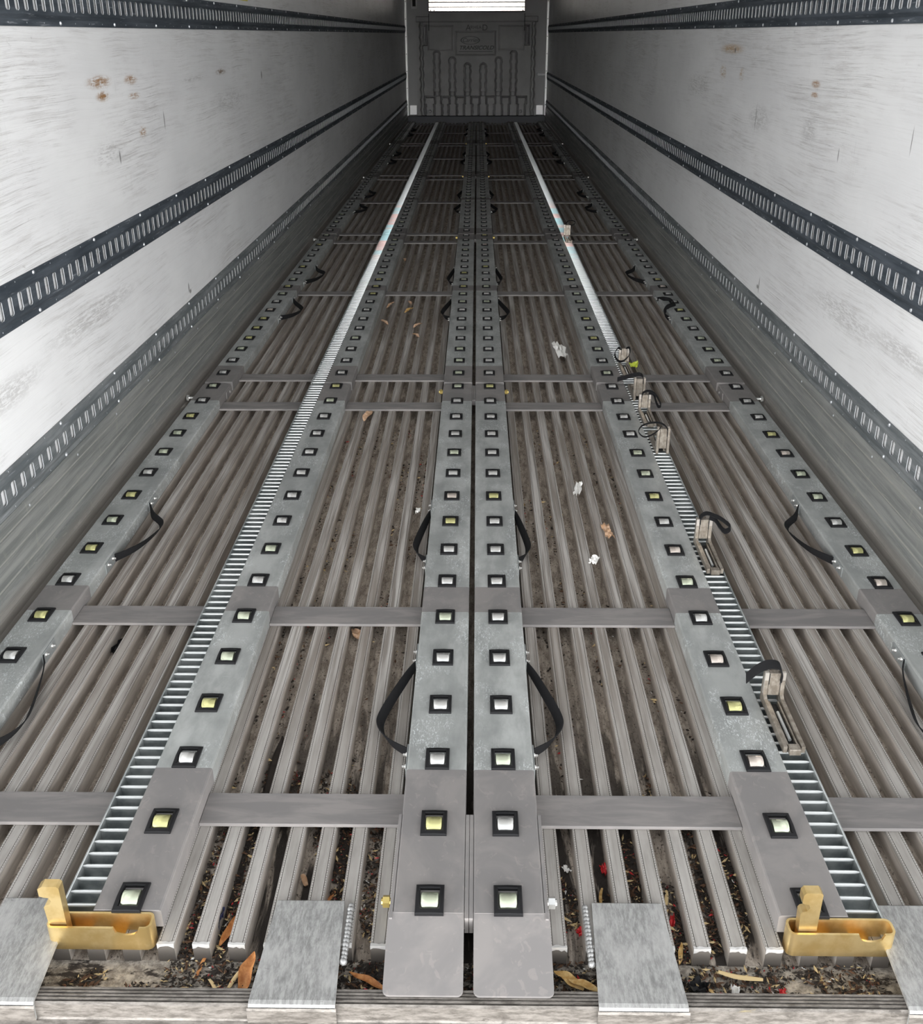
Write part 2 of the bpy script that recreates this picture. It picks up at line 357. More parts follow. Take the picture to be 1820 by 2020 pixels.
    def hemi(s, c, ax, r, h, n=7, mi=0):
        """low dome with its axis along ax"""
        ax = Vector(ax).normalized(); u = ax.orthogonal().normalized(); w = ax.cross(u); c = Vector(c)
        vs = []
        for rr, hh in ((r,0),(r*0.72,h*0.7)):
            vs += [c+ax*hh+(u*math.cos(t)+w*math.sin(t))*rr for t in [2*math.pi*j/n for j in range(n)]]
        vs.append(c+ax*h)
        fs = [(j,(j+1)%n,n+(j+1)%n,n+j) for j in range(n)]+[(n+j,n+(j+1)%n,2*n) for j in range(n)]+[tuple(range(n))[::-1]]
        s.add(vs, fs, mi)
    def mesh(s, name, mats, smooth=None, flip=None):
        me = bpy.data.meshes.new(name); me.from_pydata(s.v, [], s.f)
        for m in (mats if isinstance(mats,(list,tuple)) else [mats]): me.materials.append(m)
        for p, mi in zip(me.polygons, s.m): p.material_index = mi
        bm = bmesh.new(); bm.from_mesh(me)
        bmesh.ops.recalc_face_normals(bm, faces=bm.faces); bm.to_mesh(me); bm.free()
        if smooth is not None:
            me.polygons.foreach_set('use_smooth', [True]*len(me.polygons))
            me.set_sharp_from_angle(angle=math.radians(smooth))
        me.update(); return me
    def build(s, name, mats, parent=None, loc=(0,0,0), smooth=None):
        return link(name, s.mesh(name, mats, smooth), parent, loc)
def link(name, me, parent=None, loc=(0,0,0)):
    o = bpy.data.objects.new(name, me); COL.objects.link(o); o.location = loc
    if parent is not None: o.parent = parent
    return o
def thing(name, loc, label, cat, group=None):
    return tag(link(name, None, None, loc), label, cat, group)
def tag(o, label, cat, group=None, kind=None):
    o['label'] = label; o['category'] = cat
    if group: o['group'] = group
    if kind: o['kind'] = kind
    return o
def struct(o): o['kind'] = 'structure'; return o
def smoothpath(pts, n=6):
    """Catmull-Rom through the points"""
    pts = [Vector(p) for p in pts]; out = []
    for i in range(len(pts)-1):
        p0, p1, p2, p3 = pts[max(i-1,0)], pts[i], pts[i+1], pts[min(i+2,len(pts)-1)]
        for j in range(n):
            t = j/n
            out.append(0.5*((2*p1)+(p2-p0)*t+(2*p0-5*p1+4*p2-p3)*t*t+(3*p1-p0-3*p2+p3)*t**3))
    out.append(pts[-1]); return out

# ------------------------------------------------------------------ setting
# floor: channel bottom and the extruded ribs
RIBX = sorted([s*(0.0322+0.0625*i) for i in range(20) for s in (-1,1)])
fl = MB()
fl.box((-1.25,-0.064,BZ-0.04),(1.25,YB,BZ),0)
fl.box((-1.25,-0.155,BZ-0.04),(1.25,-0.064,BZ-0.001),3)
fr = R
for i, x in enumerate(RIBX):
    t = FZ; w = 0.0150
    prof = [(-w,BZ),(-w,t-0.001),(-w+0.001,t),(-w+0.0040,t),(-w+0.0044,t-0.0014),(-w+0.0052,t-0.0014),(-w+0.0055,t),
            (w-0.0055,t),(w-0.0052,t-0.0014),(w-0.0044,t-0.0014),(w-0.0040,t),(w-0.001,t),(w,t-0.001),(w,BZ)]
    fl.prism([(x+a,b) for a,b in prof], 1, -0.066, 18.2, 1, cap=False)
    fl.poly([(x+a,-0.066,b) for a,b in prof],4)
    # ragged bright cut along the rib's end
    n = 7; top = []; bot = []
    for j in range(n):
        xx = x-w+2*w*j/(n-1); top.append((xx,-0.0665-0.001*fr.random(),t+0.0004+0.0008*fr.random())); bot.append((xx,-0.0672,t-0.004-0.005*fr.random()*(1 if 0<j<n-1 else 1.4)))
    back = [(p[0],-0.060-0.003*fr.random(),t+0.0005) for p in top]
    for j in range(n-1):
        fl.poly((bot[j],bot[j+1],top[j+1],top[j]),2); fl.poly((top[j],top[j+1],back[j+1],back[j]),2)
struct(fl.build('floor', [M_BASE,M_RIB,M_CUT,M_TROUGH,M_END]))
# threshold sill at the door
sl = MB()
pr = [(-0.155,BZ-0.04),(-0.155,FZ-0.003)]
yy = -0.155
for j in range(4): pr += [(yy-0.0006,FZ),(yy-0.0040,FZ),(yy-0.0046,FZ-0.0045),(yy-0.0062,FZ-0.0045)]; yy -= 0.0066
pr += [(-0.184,FZ),(-0.188,FZ-0.003),(-0.190,FZ-0.030),(-0.192,FZ-0.033),(-0.202,FZ-0.036),(-0.206,FZ-0.040),(-0.207,-0.22),(-0.16,-0.22)]
sl.prism(pr, 0, -1.30, 1.30, 0)
struct(sl.build('trim_1', M_SILL))
for side, s, mm in (('left',-1,M_WL),('right',1,M_WR)):
    w = MB(); a, b = sorted((s*WX, s*(WX+0.09)))
    w.box((a,-0.20,-0.20),(b,YB+0.10,2.60)); struct(w.build('wall_'+side, mm))
    # kick plate with its ridges, from the bottom track down to the floor
    kp = MB()
    def X(d): return s*(WX-d)
    prof = [(0.0,0.222),(0.006,0.222),(0.010,0.206),(0.010,0.188),(0.0135,0.1865),(0.0135,0.183),(0.0105,0.1815),(0.0105,0.128),(0.0140,0.1265),(0.0140,0.123),(0.011,0.1215),
            (0.011,0.064),(0.0150,0.062),(0.0150,0.058),(0.0115,0.056),(0.0115,0.040),(0.016,0.038),(0.016,0.030),(0.013,0.027),(0.013,0.006),(0.020,0.002),(0.020,-0.006),(0.016,-0.010),
            (0.020,-0.030),(0.030,-0.040),(0.042,-0.044),(0.042,-0.058),(0.0,-0.058)]
    edge = {4,8,12}
    for i in range(len(prof)):
        j = (i+1) % len(prof)
        kp.poly([(X(prof[i][0]),-0.19,prof[i][1]),(X(prof[j][0]),-0.19,prof[j][1]),(X(prof[j][0]),YB,prof[j][1]),(X(prof[i][0]),YB,prof[i][1])], 1 if i in (3,7,11) else 0)
    kp.poly([(X(a_),-0.19,b_) for a_,b_ in prof],0)
    for j in range(48):
        y = 0.1+j*0.381
        kp.hemi((X(0.010),y,0.2),(-s,0,0),0.0045,0.0025,6,2)
    struct(kp.build('baseboard_'+side, [M_KICK,M_KEDGE,M_RIVET]))
c = MB(); c.box((-WX-0.09,-0.20,2.60),(WX+0.09,YB+0.1,2.70)); struct(c.build('ceiling', M_CEIL))
c = MB(); c.box((-WX,YB,-0.12),(WX,YB+0.08,2.60)); struct(c.build('wall_front', M_FRONT))
c = MB(); c.cbox((-1.235,18.17,BZ),(1.235,18.455,0.074),0.006); struct(c.build('trim_2', M_DARK))
for i, s in ((3,-1),(4,1)):
    c = MB(); a, b = sorted((s*1.230, s*(WX-0.001)))
    c.prism([(a,YB-0.055),(b,YB-0.055),(b,YB-0.001),(a,YB-0.001)],2,0.074,2.598)
    for j in range(9): c.hemi((s*1.246,YB-0.055,0.25+0.28*j),(0,-1,0),0.008,0.005,6,1)
    struct(c.build('trim_%d'%i, [M_TRIMB,M_DARK]))

# ------------------------------------------------------------------ cargo tracks on the walls
SP = 0.0635
def track(s, z0, z1, m, label, name='cargo_track'):
    """slotted steel rail along a wall, local origin at its lower edge by the door"""
    t = MB(); H = z1-z0
    web = 0.0085; fl_ = 0.0025
    def X(d): return -s*d
    L = YB-0.06+0.19; y0 = -0.19
    # flanges and bevels (open profile)
    prof = [(0,0),(fl_,0),(fl_,0.018),(web,0.030),(web,0.036)]
    hi = [(web,H-0.034),(web+0.002,H-0.032),(web+0.002,H-0.026),(fl_,H-0.016),(fl_,H),(0,H)]
    def strip(pp):
        for i in range(len(pp)-1):
            a, b = pp[i], pp[i+1]
            t.poly([(X(a[0]),y0,a[1]),(X(b[0]),y0,b[1]),(X(b[0]),y0+L,b[1]),(X(a[0]),y0+L,a[1])],0)
    strip(prof); strip(hi)
    zs0, zs1 = 0.036, H-0.034
    n = int(L/SP); hw = 0.0135
    for i in range(n):
        a = y0+i*SP; c_ = a+SP/2; b = a+SP
        if i == n-1: b = y0+L
        sl_ = [(c_-hw,zs0+0.008),(c_-hw+0.006,zs0+0.003),(c_+hw-0.006,zs0+0.003),(c_+hw,zs0+0.008),(c_+hw,zs1-0.006),(c_+hw-0.005,zs1-0.002),(c_-hw+0.005,zs1-0.002),(c_-hw,zs1-0.006)]
        P3 = lambda p, d=web: (X(d),p[0],p[1])
        t.poly([P3((a,zs0)),P3((b,zs0)),P3(sl_[3]),P3(sl_[2]),P3(sl_[1]),P3(sl_[0])])
        t.poly([P3((b,zs0)),P3((b,zs1)),P3(sl_[4]),P3(sl_[3])])
        t.poly([P3((b,zs1)),P3((a,zs1)),P3(sl_[7]),P3(sl_[6]),P3(sl_[5]),P3(sl_[4])])
        t.poly([P3((a,zs1)),P3((a,zs0)),P3(sl_[0]),P3(sl_[7])])
        for j in range(8):
            p, q_ = sl_[j], sl_[(j+1)%8]
            t.poly([P3(p),P3(q_),P3(q_,web-0.0022),P3(p,web-0.0022)],2)
        if i % 8 == 3:
            for zz in (0.009,H-0.008): t.hemi((X(fl_),c_,zz),(-s,0,0),0.0065,0.0045,7,1)
        elif i < 150:
            for zz in (0.009,H-0.008): t.hemi((X(fl_),c_,zz),(-s,0,0),0.0024,0.0008,5,1 if i % 2 else 0)
    o = t.build(name, [m,M_RIVET,M_SLOT], None, (s*(WX-0.0008),0,z0))
    return tag(o, label, 'rail', 'slotted cargo tracks on the walls')
for s, sd in ((-1,'left'),(1,'right')):
    track(s, 1.427, 1.549, M_TRACK, 'topmost dark slotted steel cargo track along the %s wall' % sd)
    track(s, 0.672, 0.798, M_TRACK, 'dark slotted steel cargo track halfway up the %s wall' % sd)
    track(s, 0.219, 0.339, M_TRACKL, 'lowest slotted cargo track, grey, above the kick plate of the %s wall' % sd)

# ------------------------------------------------------------------ roller cassettes
def frame_mesh():
    f = MB(); w, l, h = 0.0255, 0.034, 0.0055
    hx, hy = 0.0175, 0.0235
    def ring(x, y, z, dome=0.0): return [(-x,-y,z),(0,-y,z+dome*0.3),(x,-y,z),(x,0,z+dome),(x,y,z),(0,y,z+dome*0.3),(-x,y,z),(-x,0,z+dome)]
    rs = [ring(w,l,-0.002),ring(w,l,0.003,0.0025),ring(w-0.0015,l-0.0015,0.0045,0.003),ring(hx+0.002,hy+0.002,0.0062,0.003),ring(hx,hy,0.0050,0.003),ring(hx,hy,-0.012)]
    vs = [p for r_ in rs for p in r_]; fs = []
    for i in range(len(rs)-1):
        for j in range(8): fs.append((i*8+j,i*8+(j+1)%8,(i+1)*8+(j+1)%8,(i+1)*8+j))
    fs.append(tuple(40+j for j in range(8))); fs.append(tuple(range(8))[::-1])
    f.add(vs, fs, 0)
    return f.mesh('roller_frame', M_BLK, 25)
def roller_mesh(m):
    f = MB(); n = 24; r = 0.0215; zc = -0.0105
    sec = [(-0.0158,r-0.003),(-0.0150,r-0.0008),(-0.0138,r),(0.0138,r),(0.0150,r-0.0008),(0.0158,r-0.003)]
    vs = []
    for x, rr in sec: vs += [(x,rr*math.cos(2*math.pi*j/n),zc+rr*math.sin(2*math.pi*j/n)) for j in range(n)]
    fs = [(i*n+j,i*n+(j+1)%n,(i+1)*n+(j+1)%n,(i+1)*n+j) for i in range(len(sec)-1) for j in range(n)]
    fs += [tuple(range(n)), tuple(range(5*n,6*n))]
    f.add(vs, fs); return f.mesh('roller', m, 35)
FRAME = frame_mesh(); ROLL = [roller_mesh(m) for m in M_ROLL]
KNOWN = {('LI',0):2,('LI',1):1,('LI',2):0,('LI',3):1,('LI',4):2,('LO',4):0,('LO',5):1,('LO',6):0,('LO',7):1,('LO',8):2,('LO',9):1,
         ('CL',0):2,('CL',1):2,('CL',2):2,('CL',3):2,('CL',4):0,('CL',5):1,('CR',0):2,('CR',1):1,('CR',2):2,('CR',3):2,('CR',4):2,('CR',5):2,
         ('RI',0):2,('RI',1):2,('RI',2):3,('RI',3):1,('RI',4):3,('RI',5):0,('RI',6):2,('RO',5):1,('RO',6):3,('RO',7):1,('RO',11):3}

# ------------------------------------------------------------------ roller bed sections
SECT = [(-0.028,2.957)]+[(2.990+3.73*i, 2.990+3.73*(i+1)-0.022) for i in range(4)]
# widths: outer rail, inner rail, centre rail as distances from the middle
RAILS = {'O':(1.079,1.203),'I':(0.545,0.667),'C':(0.0075,0.1345)}
RCEN = {'O':1.149,'I':0.606,'C':0.070}
def rail_mesh(key, s, y0, y1, cuts, base):
    """box rail with eased edges; cuts = list of (ya,yb) painted grey; local y measured from base"""
    x0, x1 = RAILS[key]; w = (x1-x0)/2; xc = s*(x0+x1)/2
    e_ = 0.004
    prof = [(-w,FZ+0.0005),(-w,-e_),(-w+e_*0.3,-e_*0.3),(-w+e_,0),(w-e_,0),(w-e_*0.3,-e_*0.3),(w,-e_),(w,FZ+0.0005)]
    ys = sorted({y0,y1}|{min(max(c_,y0),y1) for ab in cuts for c_ in ab})
    m = MB(); n = len(prof)
    for i in range(len(ys)-1):
        mid = (ys[i]+ys[i+1])/2; mi = 1 if any(a < mid < b for a,b in cuts) else 0
        a = [(xc+p[0],ys[i]-base,p[1]) for p in prof]; b = [(xc+p[0],ys[i+1]-base,p[1]) for p in prof]
        for j in range(n): m.poly((a[j],a[(j+1)%n],b[(j+1)%n],b[j]),mi)
    m.poly([(xc+p[0],ys[0]-base,p[1]) for p in prof],1); m.poly([(xc+p[0],ys[-1]-base,p[1]) for p in prof],1)
    return m
def strap(parent, s, x, y0, y1, out, low, name='strap_handle', flip=False, skew=0.3):
    """black webbing loop on the side of a rail at |x|; dirn = which way it hangs (+1 outward from middle)"""
    dirn = 1 if x > 0 else -1
    xa = abs(x)
    L = y1-y0
    if not flip:
        pts = [(s*xa,y1,-0.018),(s*(xa+dirn*out*0.35),y1-L*0.16,-0.024),(s*(xa+dirn*out*0.95),y0+L*(skew+0.18),low),(s*(xa+dirn*out),y0+L*skew,low),(s*(xa+dirn*out*0.62),y0+L*skew*0.45,low),(s*xa,y0,-0.022)]
    else:
        pts = [(s*xa,y1,-0.012),(s*(xa-dirn*0.02),y1-L*0.25,0.014),(s*(xa-dirn*0.055),y1-L*0.34,0.016),(s*(xa-dirn*0.06),y1-L*0.55,0.014),(s*(xa-dirn*0.012),y1-L*0.7,0.012),(s*(xa+dirn*0.012),y0+L*0.2,-0.016),(s*xa,y0,-0.026)]
    path = smoothpath(pts, 6)
    n = len(path); wv = []
    for i, p in enumerate(path):
        t = i/(n-1); a = 0.9*math.sin(math.pi*t)
        wv.append(Vector((s*dirn*math.sin(a)*0.8,0.0,math.cos(a*0.7))).normalized()*0.0125)
    b = MB(); b.ribbon(path, wv, 0.0022)
    return b.build(name, M_WEB, parent, (0,0,0), 40)
BRK = None
def bracket(parent, s, x, y):
    dirn = 1 if x > 0 else -1
    xa = abs(x); b = MB()
    a_, b_ = sorted((s*(xa+dirn*0.0002), s*(xa+dirn*0.003)))
    b.cbox((a_,-0.042,-0.036),(b_,0.042,-0.004),0.0008)
    o = b.build('strap_bracket', M_BRKT, parent, (0,y,0))
    for dy in (-0.020,0.020):
        m = MB(); m.hemi((s*(xa+dirn*0.003),dy,-0.016),(s*dirn,0,0),0.0065,0.0045,8); m.tube([(s*(xa+dirn*0.003),dy,-0.016),(s*(xa+dirn*0.012),dy,-0.016)],0.003,6)
        m.build('screw', M_SCREW, o, (0,0,0), 40)
def bolt(parent, x0, x1, y, z, m=M_SCREW, name='bolt', head=True):
    b = MB(); d = 1 if x1 > x0 else -1
    b.tube([(x0,y,z),(x1,y,z)],0.0065,8)
    if head: b.tube([(x1-d*0.003,y,z),(x1+d*0.008,y,z)],0.0135,6)
    else: b.tube([(x0+d*0.003,y,z),(x0+d*0.015,y,z)],0.011,6)
    return b.build(name, m, parent, (0,0,0), 30)
def rack_mesh(s, y0, y1, base):
    """punched rack beside the inner rail: a shallow channel with cross rungs"""
    m = MB(); xa, xb = 0.6675, 0.7285
    def X(a, b): return sorted((s*a, s*b))
    a, b = X(xb-0.0035, xb); m.cbox((a,y0-base,FZ+0.0005),(b,y1-base,-0.004),0.0008,0)
    a, b = X(xa, xb-0.0035); m.box((a,y0-base,FZ+0.0005),(b,y1-base,FZ+0.004),0)
    n = int((y1-y0)/0.0312)
    for i in range(n):
        y = y0-base+0.018+i*(y1-y0-0.03)/max(n-1,1)
        r0 = 0.0033
        m.tube([(s*(xa+0.0003),y,-0.0085),(s*(xa+0.006),y,-0.0085),(s*(xb-0.012),y,-0.0085),(s*(xb-0.0037),y,-0.0085)],[r0,r0,r0,r0*0.45],7,1)
        a, b = X(xa, xb-0.004)
        m.box((a,y+0.001,FZ+0.004),(b,y+0.0025,-0.0095),0)
    return m
NAMES = ['nearest the open door', 'second from the open door', 'third from the open door', 'fourth from the open door', 'at the far end by the grey moulded bulkhead']
for s, sd in ((-1,'left'),(1,'right')):
    for k_, (y0, y1) in enumerate(SECT):
        base = y0
        first = k_ == 0
        lab = '%s-hand steel roller bed section %s' % (sd, NAMES[k_])
        if first: lab += ', ending in a grey ramp lip'
        t = thing('roller_bed', (0,y0,0), lab, 'conveyor', 'roller bed sections')
        if first: bars = [0.271,1.035,2.762]; paint = [(-0.2,0.357),(1.002,1.138),(2.735,3.1)]
        else: bars = [y0+0.170,y0+1.857,y0+3.558]; paint = [(y0-0.1,y0+0.245),(y0+1.79,y0+1.925),(y0+3.48,y0+3.9)]
        yr = y0
        for key in 'OIC':
            m = rail_mesh(key, s, y0 if key != 'C' or not first else -0.028, y1, paint, base)
            m.build('rail', [M_GALV,M_PRIM], t)
        rack_mesh(s, y0, y1+0.010, base).build('rack', [M_RACK,M_RUNG], t, (0,0,0), 40)
        for yb in bars:
            for xa, xb in ((0.1345,0.545),(0.7285,1.079)):
                m = MB(); a, b = sorted((s*(xa+0.0003), s*(xb-0.0003)))
                m.cbox((a,-0.046,FZ+0.0003),(b,0.046,FZ+0.0083),0.0012)
                m.build('crossbar', M_BAR, t, (0,yb-base,0))
        # rollers
        rows = range(16) if first else range(19)
        for key in 'OIC':
            nm = ('L' if s < 0 else 'R')+key
            for r in rows:
                y = r*P if first else (16+19.13*(k_-1)+r)*P
                if k_ == 0 and key == 'O' and r < 2: pass
                o = link('roller_frame', FRAME, t, (s*RCEN[key],y-base,0))
                ci = KNOWN.get((nm,r)) if first else None
                if ci is None: ci = R.choices((0,1,2,3),(6,1.2,2.2,0.5))[0] if k_ < 2 else R.choices((0,2),(5,1))[0]
                link('roller', ROLL[ci], o)
        # carrying straps on the open side of the centre and outer rails
        if first: hs = {'C':[(0.44,0.775,0.062,0.27),(1.335,1.66,0.034,0.25)],'O':[(0.44,0.795,0.05,0.25),(1.345,1.71,0.068,0.5)]}
        else: hs = {'C':[(y0+1.20,y0+1.60,0.05,0.3),(y0+2.06,y0+2.48,0.035,0.3)],'O':[(y0+1.22,y0+1.62,0.085,0.4),(y0+2.12,y0+2.55,0.075,0.5)]}
        for key, L_ in hs.items():
            for i, (a, b, out, sk) in enumerate(L_):
                x = 0.1345 if key == 'C' else -1.079
                bracket(t, s, x, a-0.035-base); bracket(t, s, x, b+0.035-base)
                flip = (k_ == 1 and s > 0 and key == 'O' and i == 0)
                strap(t, s, x+(0.003 if key == 'C' else 0.003), a-base, b-base, out*(0.9+0.2*R.random()), -0.026, flip=flip, skew=sk)
        # bolts near the joint
        if k_ < 4:
            bolt(t, s*1.203, s*1.229, y1-0.150-base, -0.014)
            m = MB(); a, b = sorted((s*1.076,s*1.0795)); m.cbox((a,y1-0.10-base,-0.038),(b,y1-base-0.004,-0.006),0.0008); m.hemi((s*1.076,y1-0.045-base,-0.02),(-s,0,0),0.007,0.006,8)
            m.build('link_plate', M_BAR, t)
            bolt(t, s*0.152, s*0.1345, y1-0.05-base, -0.018, M_NUT, head=False)
        m = MB(); a, b = sorted((s*0.0004,s*0.0075)); m.cbox((a,y1-0.20-base,-0.028),(b,y1-0.005-base,-0.003),0.0008); m.build('link_plate', M_PRIM, t)
        if first:
            # widened front end of the centre rail, its nut and the ramp lip
            m = MB()
            for xa, xb in ((0.0004,0.0075),(0.1345,0.1405)):
                a, b = sorted((s*xa,s*xb)); m.cbox((a,-0.040-base,-0.036),(b,0.222-base,-0.0006),0.0005)
            m.build('side_plate', M_PRIM, t)
            bolt(t, s*0.158, s*0.1405, 0.010-base, -0.014, M_NUT if s < 0 else M_SCREW, head=False)
            xa, xb = 0.0085, 0.1425
            m = MB(); r_ = 0.010; th = 0.004
            ol = [(xa,-0.026),(xb,-0.026),(xb,-0.170+r_)]
            ol += [(xb-r_+r_*math.cos(q_),-0.170+r_-r_*math.sin(q_)) for q_ in [math.pi/2*j/5 for j in range(1,6)]]
            ol += [(xa+r_-r_*math.sin(q_),-0.170+r_-r_*math.cos(q_)) for q_ in [math.pi/2*j/5 for j in range(6)]]
            # a sheet bent down from the rail top to the sill
            def zt(y):
                u = (-0.026-y)/0.144
                return -0.0005-0.0345*min(1,max(0,u))**1.0
            rows_ = [-0.026,-0.034,-0.045,-0.08,-0.12,-0.150,-0.158,-0.163,-0.167,-0.1695,-0.170]
            gv = []
            for y in rows_:
                ins = 0.0
                if y < -0.160:
                    d_ = -0.160-y; ins = r_-math.sqrt(max(0,r_*r_-d_*d_))
                gv.append((y,ins))
            top = []; bot = []
            for y, ins in gv:
                top += [(s*(xa+ins),y-base,zt(y)),(s*(xb-ins),y-base,zt(y))]; bot += [(s*(xa+ins),y-base,zt(y)-th),(s*(xb-ins),y-base,zt(y)-th)]
            n = len(gv)
            m.add(top+bot, [(2*i,2*i+1,2*i+3,2*i+2) for i in range(n-1)]+[(2*n+2*i,2*n+2*i+2,2*n+2*i+3,2*n+2*i+1) for i in range(n-1)]
                  +[(2*i,2*i+2,2*n+2*i+2,2*n+2*i) for i in range(n-1)]+[(2*i+1,2*n+2*i+1,2*n+2*i+3,2*i+3) for i in range(n-1)]+[(0,2*n,2*n+1,1),(2*n-2,2*n-1,4*n-1,4*n-2)])
            m.build('ramp_lip', M_PRIM, t)

# ------------------------------------------------------------------ gold end stops
def end_stop(x0, x1, post0, post1, notch, hook, label):
    y0, y1, zb, zt = -0.0685, -0.0315, -0.052, -0.001
    xc = (x0+x1)/2
    t = thing('end_stop', (xc,(y0+y1)/2,zb), label, 'latch', 'gold end stops')
    yc = (y0+y1)/2
    b = MB(); r = 0.012; th = 0.0042
    def rr(x0_, x1_, y0_, y1_, r_):
        o = []
        for cx, cy, a0 in ((x1_-r_,y1_-r_,0),(x0_+r_,y1_-r_,90),(x0_+r_,y0_+r_,180),(x1_-r_,y0_+r_,270)):
            for j in range(6):
                q_ = math.radians(a0+90*j/5); o.append((cx+r_*math.cos(q_)-xc,cy+r_*math.sin(q_)-yc))
        return o
    # rounded tray: outer wall, rim, inner wall, floor; the front wall is cut down round the notch
    def ztop(x, y):
        if y < -0.008 and abs(x-(notch-xc)) < 0.021:
            d_ = abs(x-(notch-xc)); return zt-zb-0.006-math.sqrt(max(0,0.021**2-d_*d_))*0.5
        return zt-zb
    def dense(o):
        out = []
        n = len(o)
        for i in range(n):
            a, c_ = Vector(o[i]), Vector(o[(i+1)%n]); k__ = max(1,int((c_-a).length/0.004))
            for j in range(k__): out.append(a.lerp(c_,j/k__))
        return out
    outer = dense(rr(x0,x1,y0,y1,r)); ctr = Vector((0,0))
    inner = []
    n = len(outer)
    for i in range(n):
        d_ = (outer[(i+1)%n]-outer[i-1]).normalized(); inner.append(outer[i]+Vector((-d_.y,d_.x))*th)
    vs = []
    for p in outer: vs.append((p.x,p.y,0))
    for p in outer: vs.append((p.x,p.y,ztop(p.x,p.y)))
    for p, q_ in zip(inner, outer): vs.append((p.x,p.y,ztop(q_.x,q_.y)))
    for p in inner: vs.append((p.x,p.y,0.006))
    fs = [tuple(range(n))[::-1]]
    for l in range(3):
        for i in range(n): fs.append((l*n+i,l*n+(i+1)%n,(l+1)*n+(i+1)%n,(l+1)*n+i))
    fs.append(tuple(range(3*n,4*n)))
    b.add(vs, fs); b.build('tray', M_GOLD, t, (0,0,0), 40)
    # upright catch with a hook notch in its edge
    p = MB(); z0_, z1_ = 0.007, 0.137
    a, c_ = post0-xc, post1-xc
    lean = 0.0
    e_ = -1 if hook < 0 else 1
    # outline in x,z; notch on the left edge
    hz = 0.105
    ol = [(a+0.004,z0_),(c_,z0_),(c_,z1_-0.004),(c_-0.004,z1_),(a+0.004,z1_),(a-0.004 if hook else a,z1_-0.006),(a-0.004 if hook else a,hz+0.010),
          (a+0.004,hz+0.007),(a+0.012,hz+0.006),(a+0.015,hz-0.002),(a+0.011,hz-0.009),(a+0.003,hz-0.011),(a,hz-0.016)]
    p.prism([(x_,z_) for x_,z_ in ol],1,-0.0095,0.0085)
    p.build('catch', M_GOLD, t, (0,0,0))
    return t
end_stop(-0.737,-0.553,-0.735,-0.702,-0.597,1,'gold passivated end stop with upright catch, on the left roller bed beside the door')
end_stop(0.553,0.737,0.568,0.601,0.695,0,'gold passivated end stop with upright catch, on the right roller bed beside the door')

# ------------------------------------------------------------------ sliding pallet stops in the right-hand rack
def pallet_stop(y, fwd, hgt, L, path, wdir, hw, label, rod=True):
    """L-shaped nickel stop: twin-flanged upright at local y=0, base running to -L (fwd=1, towards the door) or +L"""
    t = thing('pallet_stop', (0.6985,y,-0.004), label, 'stop', 'pallet stops in the right-hand rack')
    d = -1 if fwd else 1
    w = 0.0235; z0 = 0.0
    b = MB()
    # two cheeks (L-profiles) and the centre plate
    for sx in (-1,1):
        xa, xb = sorted((sx*w, sx*(w-0.0085)))
        prof = [(d*L,z0),(d*L,0.016),(d*0.020,0.018),(d*0.010,0.024),(d*0.008,hgt),(-d*0.008,hgt),(-d*0.010,z0)]
        b.prism([(p_[0],p_[1]) for p_ in prof],0,xa,xb,0)
        # brighter colour along the outer edge
        b.prism([(d*0.0085,0.026),(d*0.0088,hgt+0.0004),(d*0.002,hgt+0.0006),(d*0.002,0.026)],0,xa-0.0002,xb+0.0002,1)
    body = b.build('bracket', [M_STOP,M_STOPE], t)
    c = MB(); c.cbox((-w+0.0100,-0.007,0.020),(w-0.0100,0.007,hgt-0.002),0.001)
    for sx in (-1,1): c.box((sx*(w-0.0108)-0.0008,d*0.0065,hgt-0.032),(sx*(w-0.0108)+0.0008,d*0.0076,hgt-0.003),1)
    c.build('upright_plate', [M_STOP,M_BLACK], t)
    g = MB()
    for sx in (-1,1):
        xa, xb = sorted((sx*0.0085, sx*0.0125)); ya, yb = sorted((d*0.018,d*L*0.98)); g.box((xa,ya,z0),(xb,yb,0.011))
    ya, yb = sorted((d*(L-0.012),d*(L+0.010))); g.cbox((-0.0125,ya,z0),(0.0125,yb,0.015),0.001)
    ya, yb = sorted((d*0.016,d*(L-0.012))); g.box((-0.0085,ya,z0),(0.0085,yb,0.0015),1)
    g.build('slide', [M_STOP,M_BLACK], t)
    if rod:
        g = MB(); g.tube([(0,d*0.055,0.007),(0,d*(L-0.035),0.007)],0.0040,8); g.build('plunger', M_RUNG, t, (0,0,0), 40)
    pp = smoothpath(path, 6); n = len(pp)
    wd = [Vector(wdir[0]).lerp(Vector(wdir[1]),i/(n-1)).normalized()*hw for i in range(n)]
    s_ = MB(); s_.ribbon(pp, wd, 0.0022); s_.build('pull_strap', M_WEB, t, (0,0,0), 40)
    return t
H = 0.085
pallet_stop(0.615,True,0.082,0.190,[(0.012,-0.004,0.062),(0.013,-0.004,0.084),(0.004,-0.004,0.100),(-0.022,-0.010,0.106),(-0.048,-0.018,0.098),(-0.072,-0.024,0.078)],[(0,1,0.1),(0.15,0.9,0.5)],0.013,
    'nickel pallet stop nearest the door, its black strap flopped over to the left')
pallet_stop(1.420,True,H,0.190,[(-0.013,-0.003,0.070),(-0.012,-0.003,0.092),(0.004,-0.004,0.104),(0.028,-0.006,0.097),(0.052,-0.008,0.085),(0.078,-0.012,0.062),(0.062,-0.016,0.050),(0.045,-0.012,0.066),(0.030,-0.008,0.086),(0.014,-0.004,0.092)],[(0,1,0),(0.2,0.8,0.6)],0.010,
    'nickel pallet stop second from the door, strap looping out to the right')
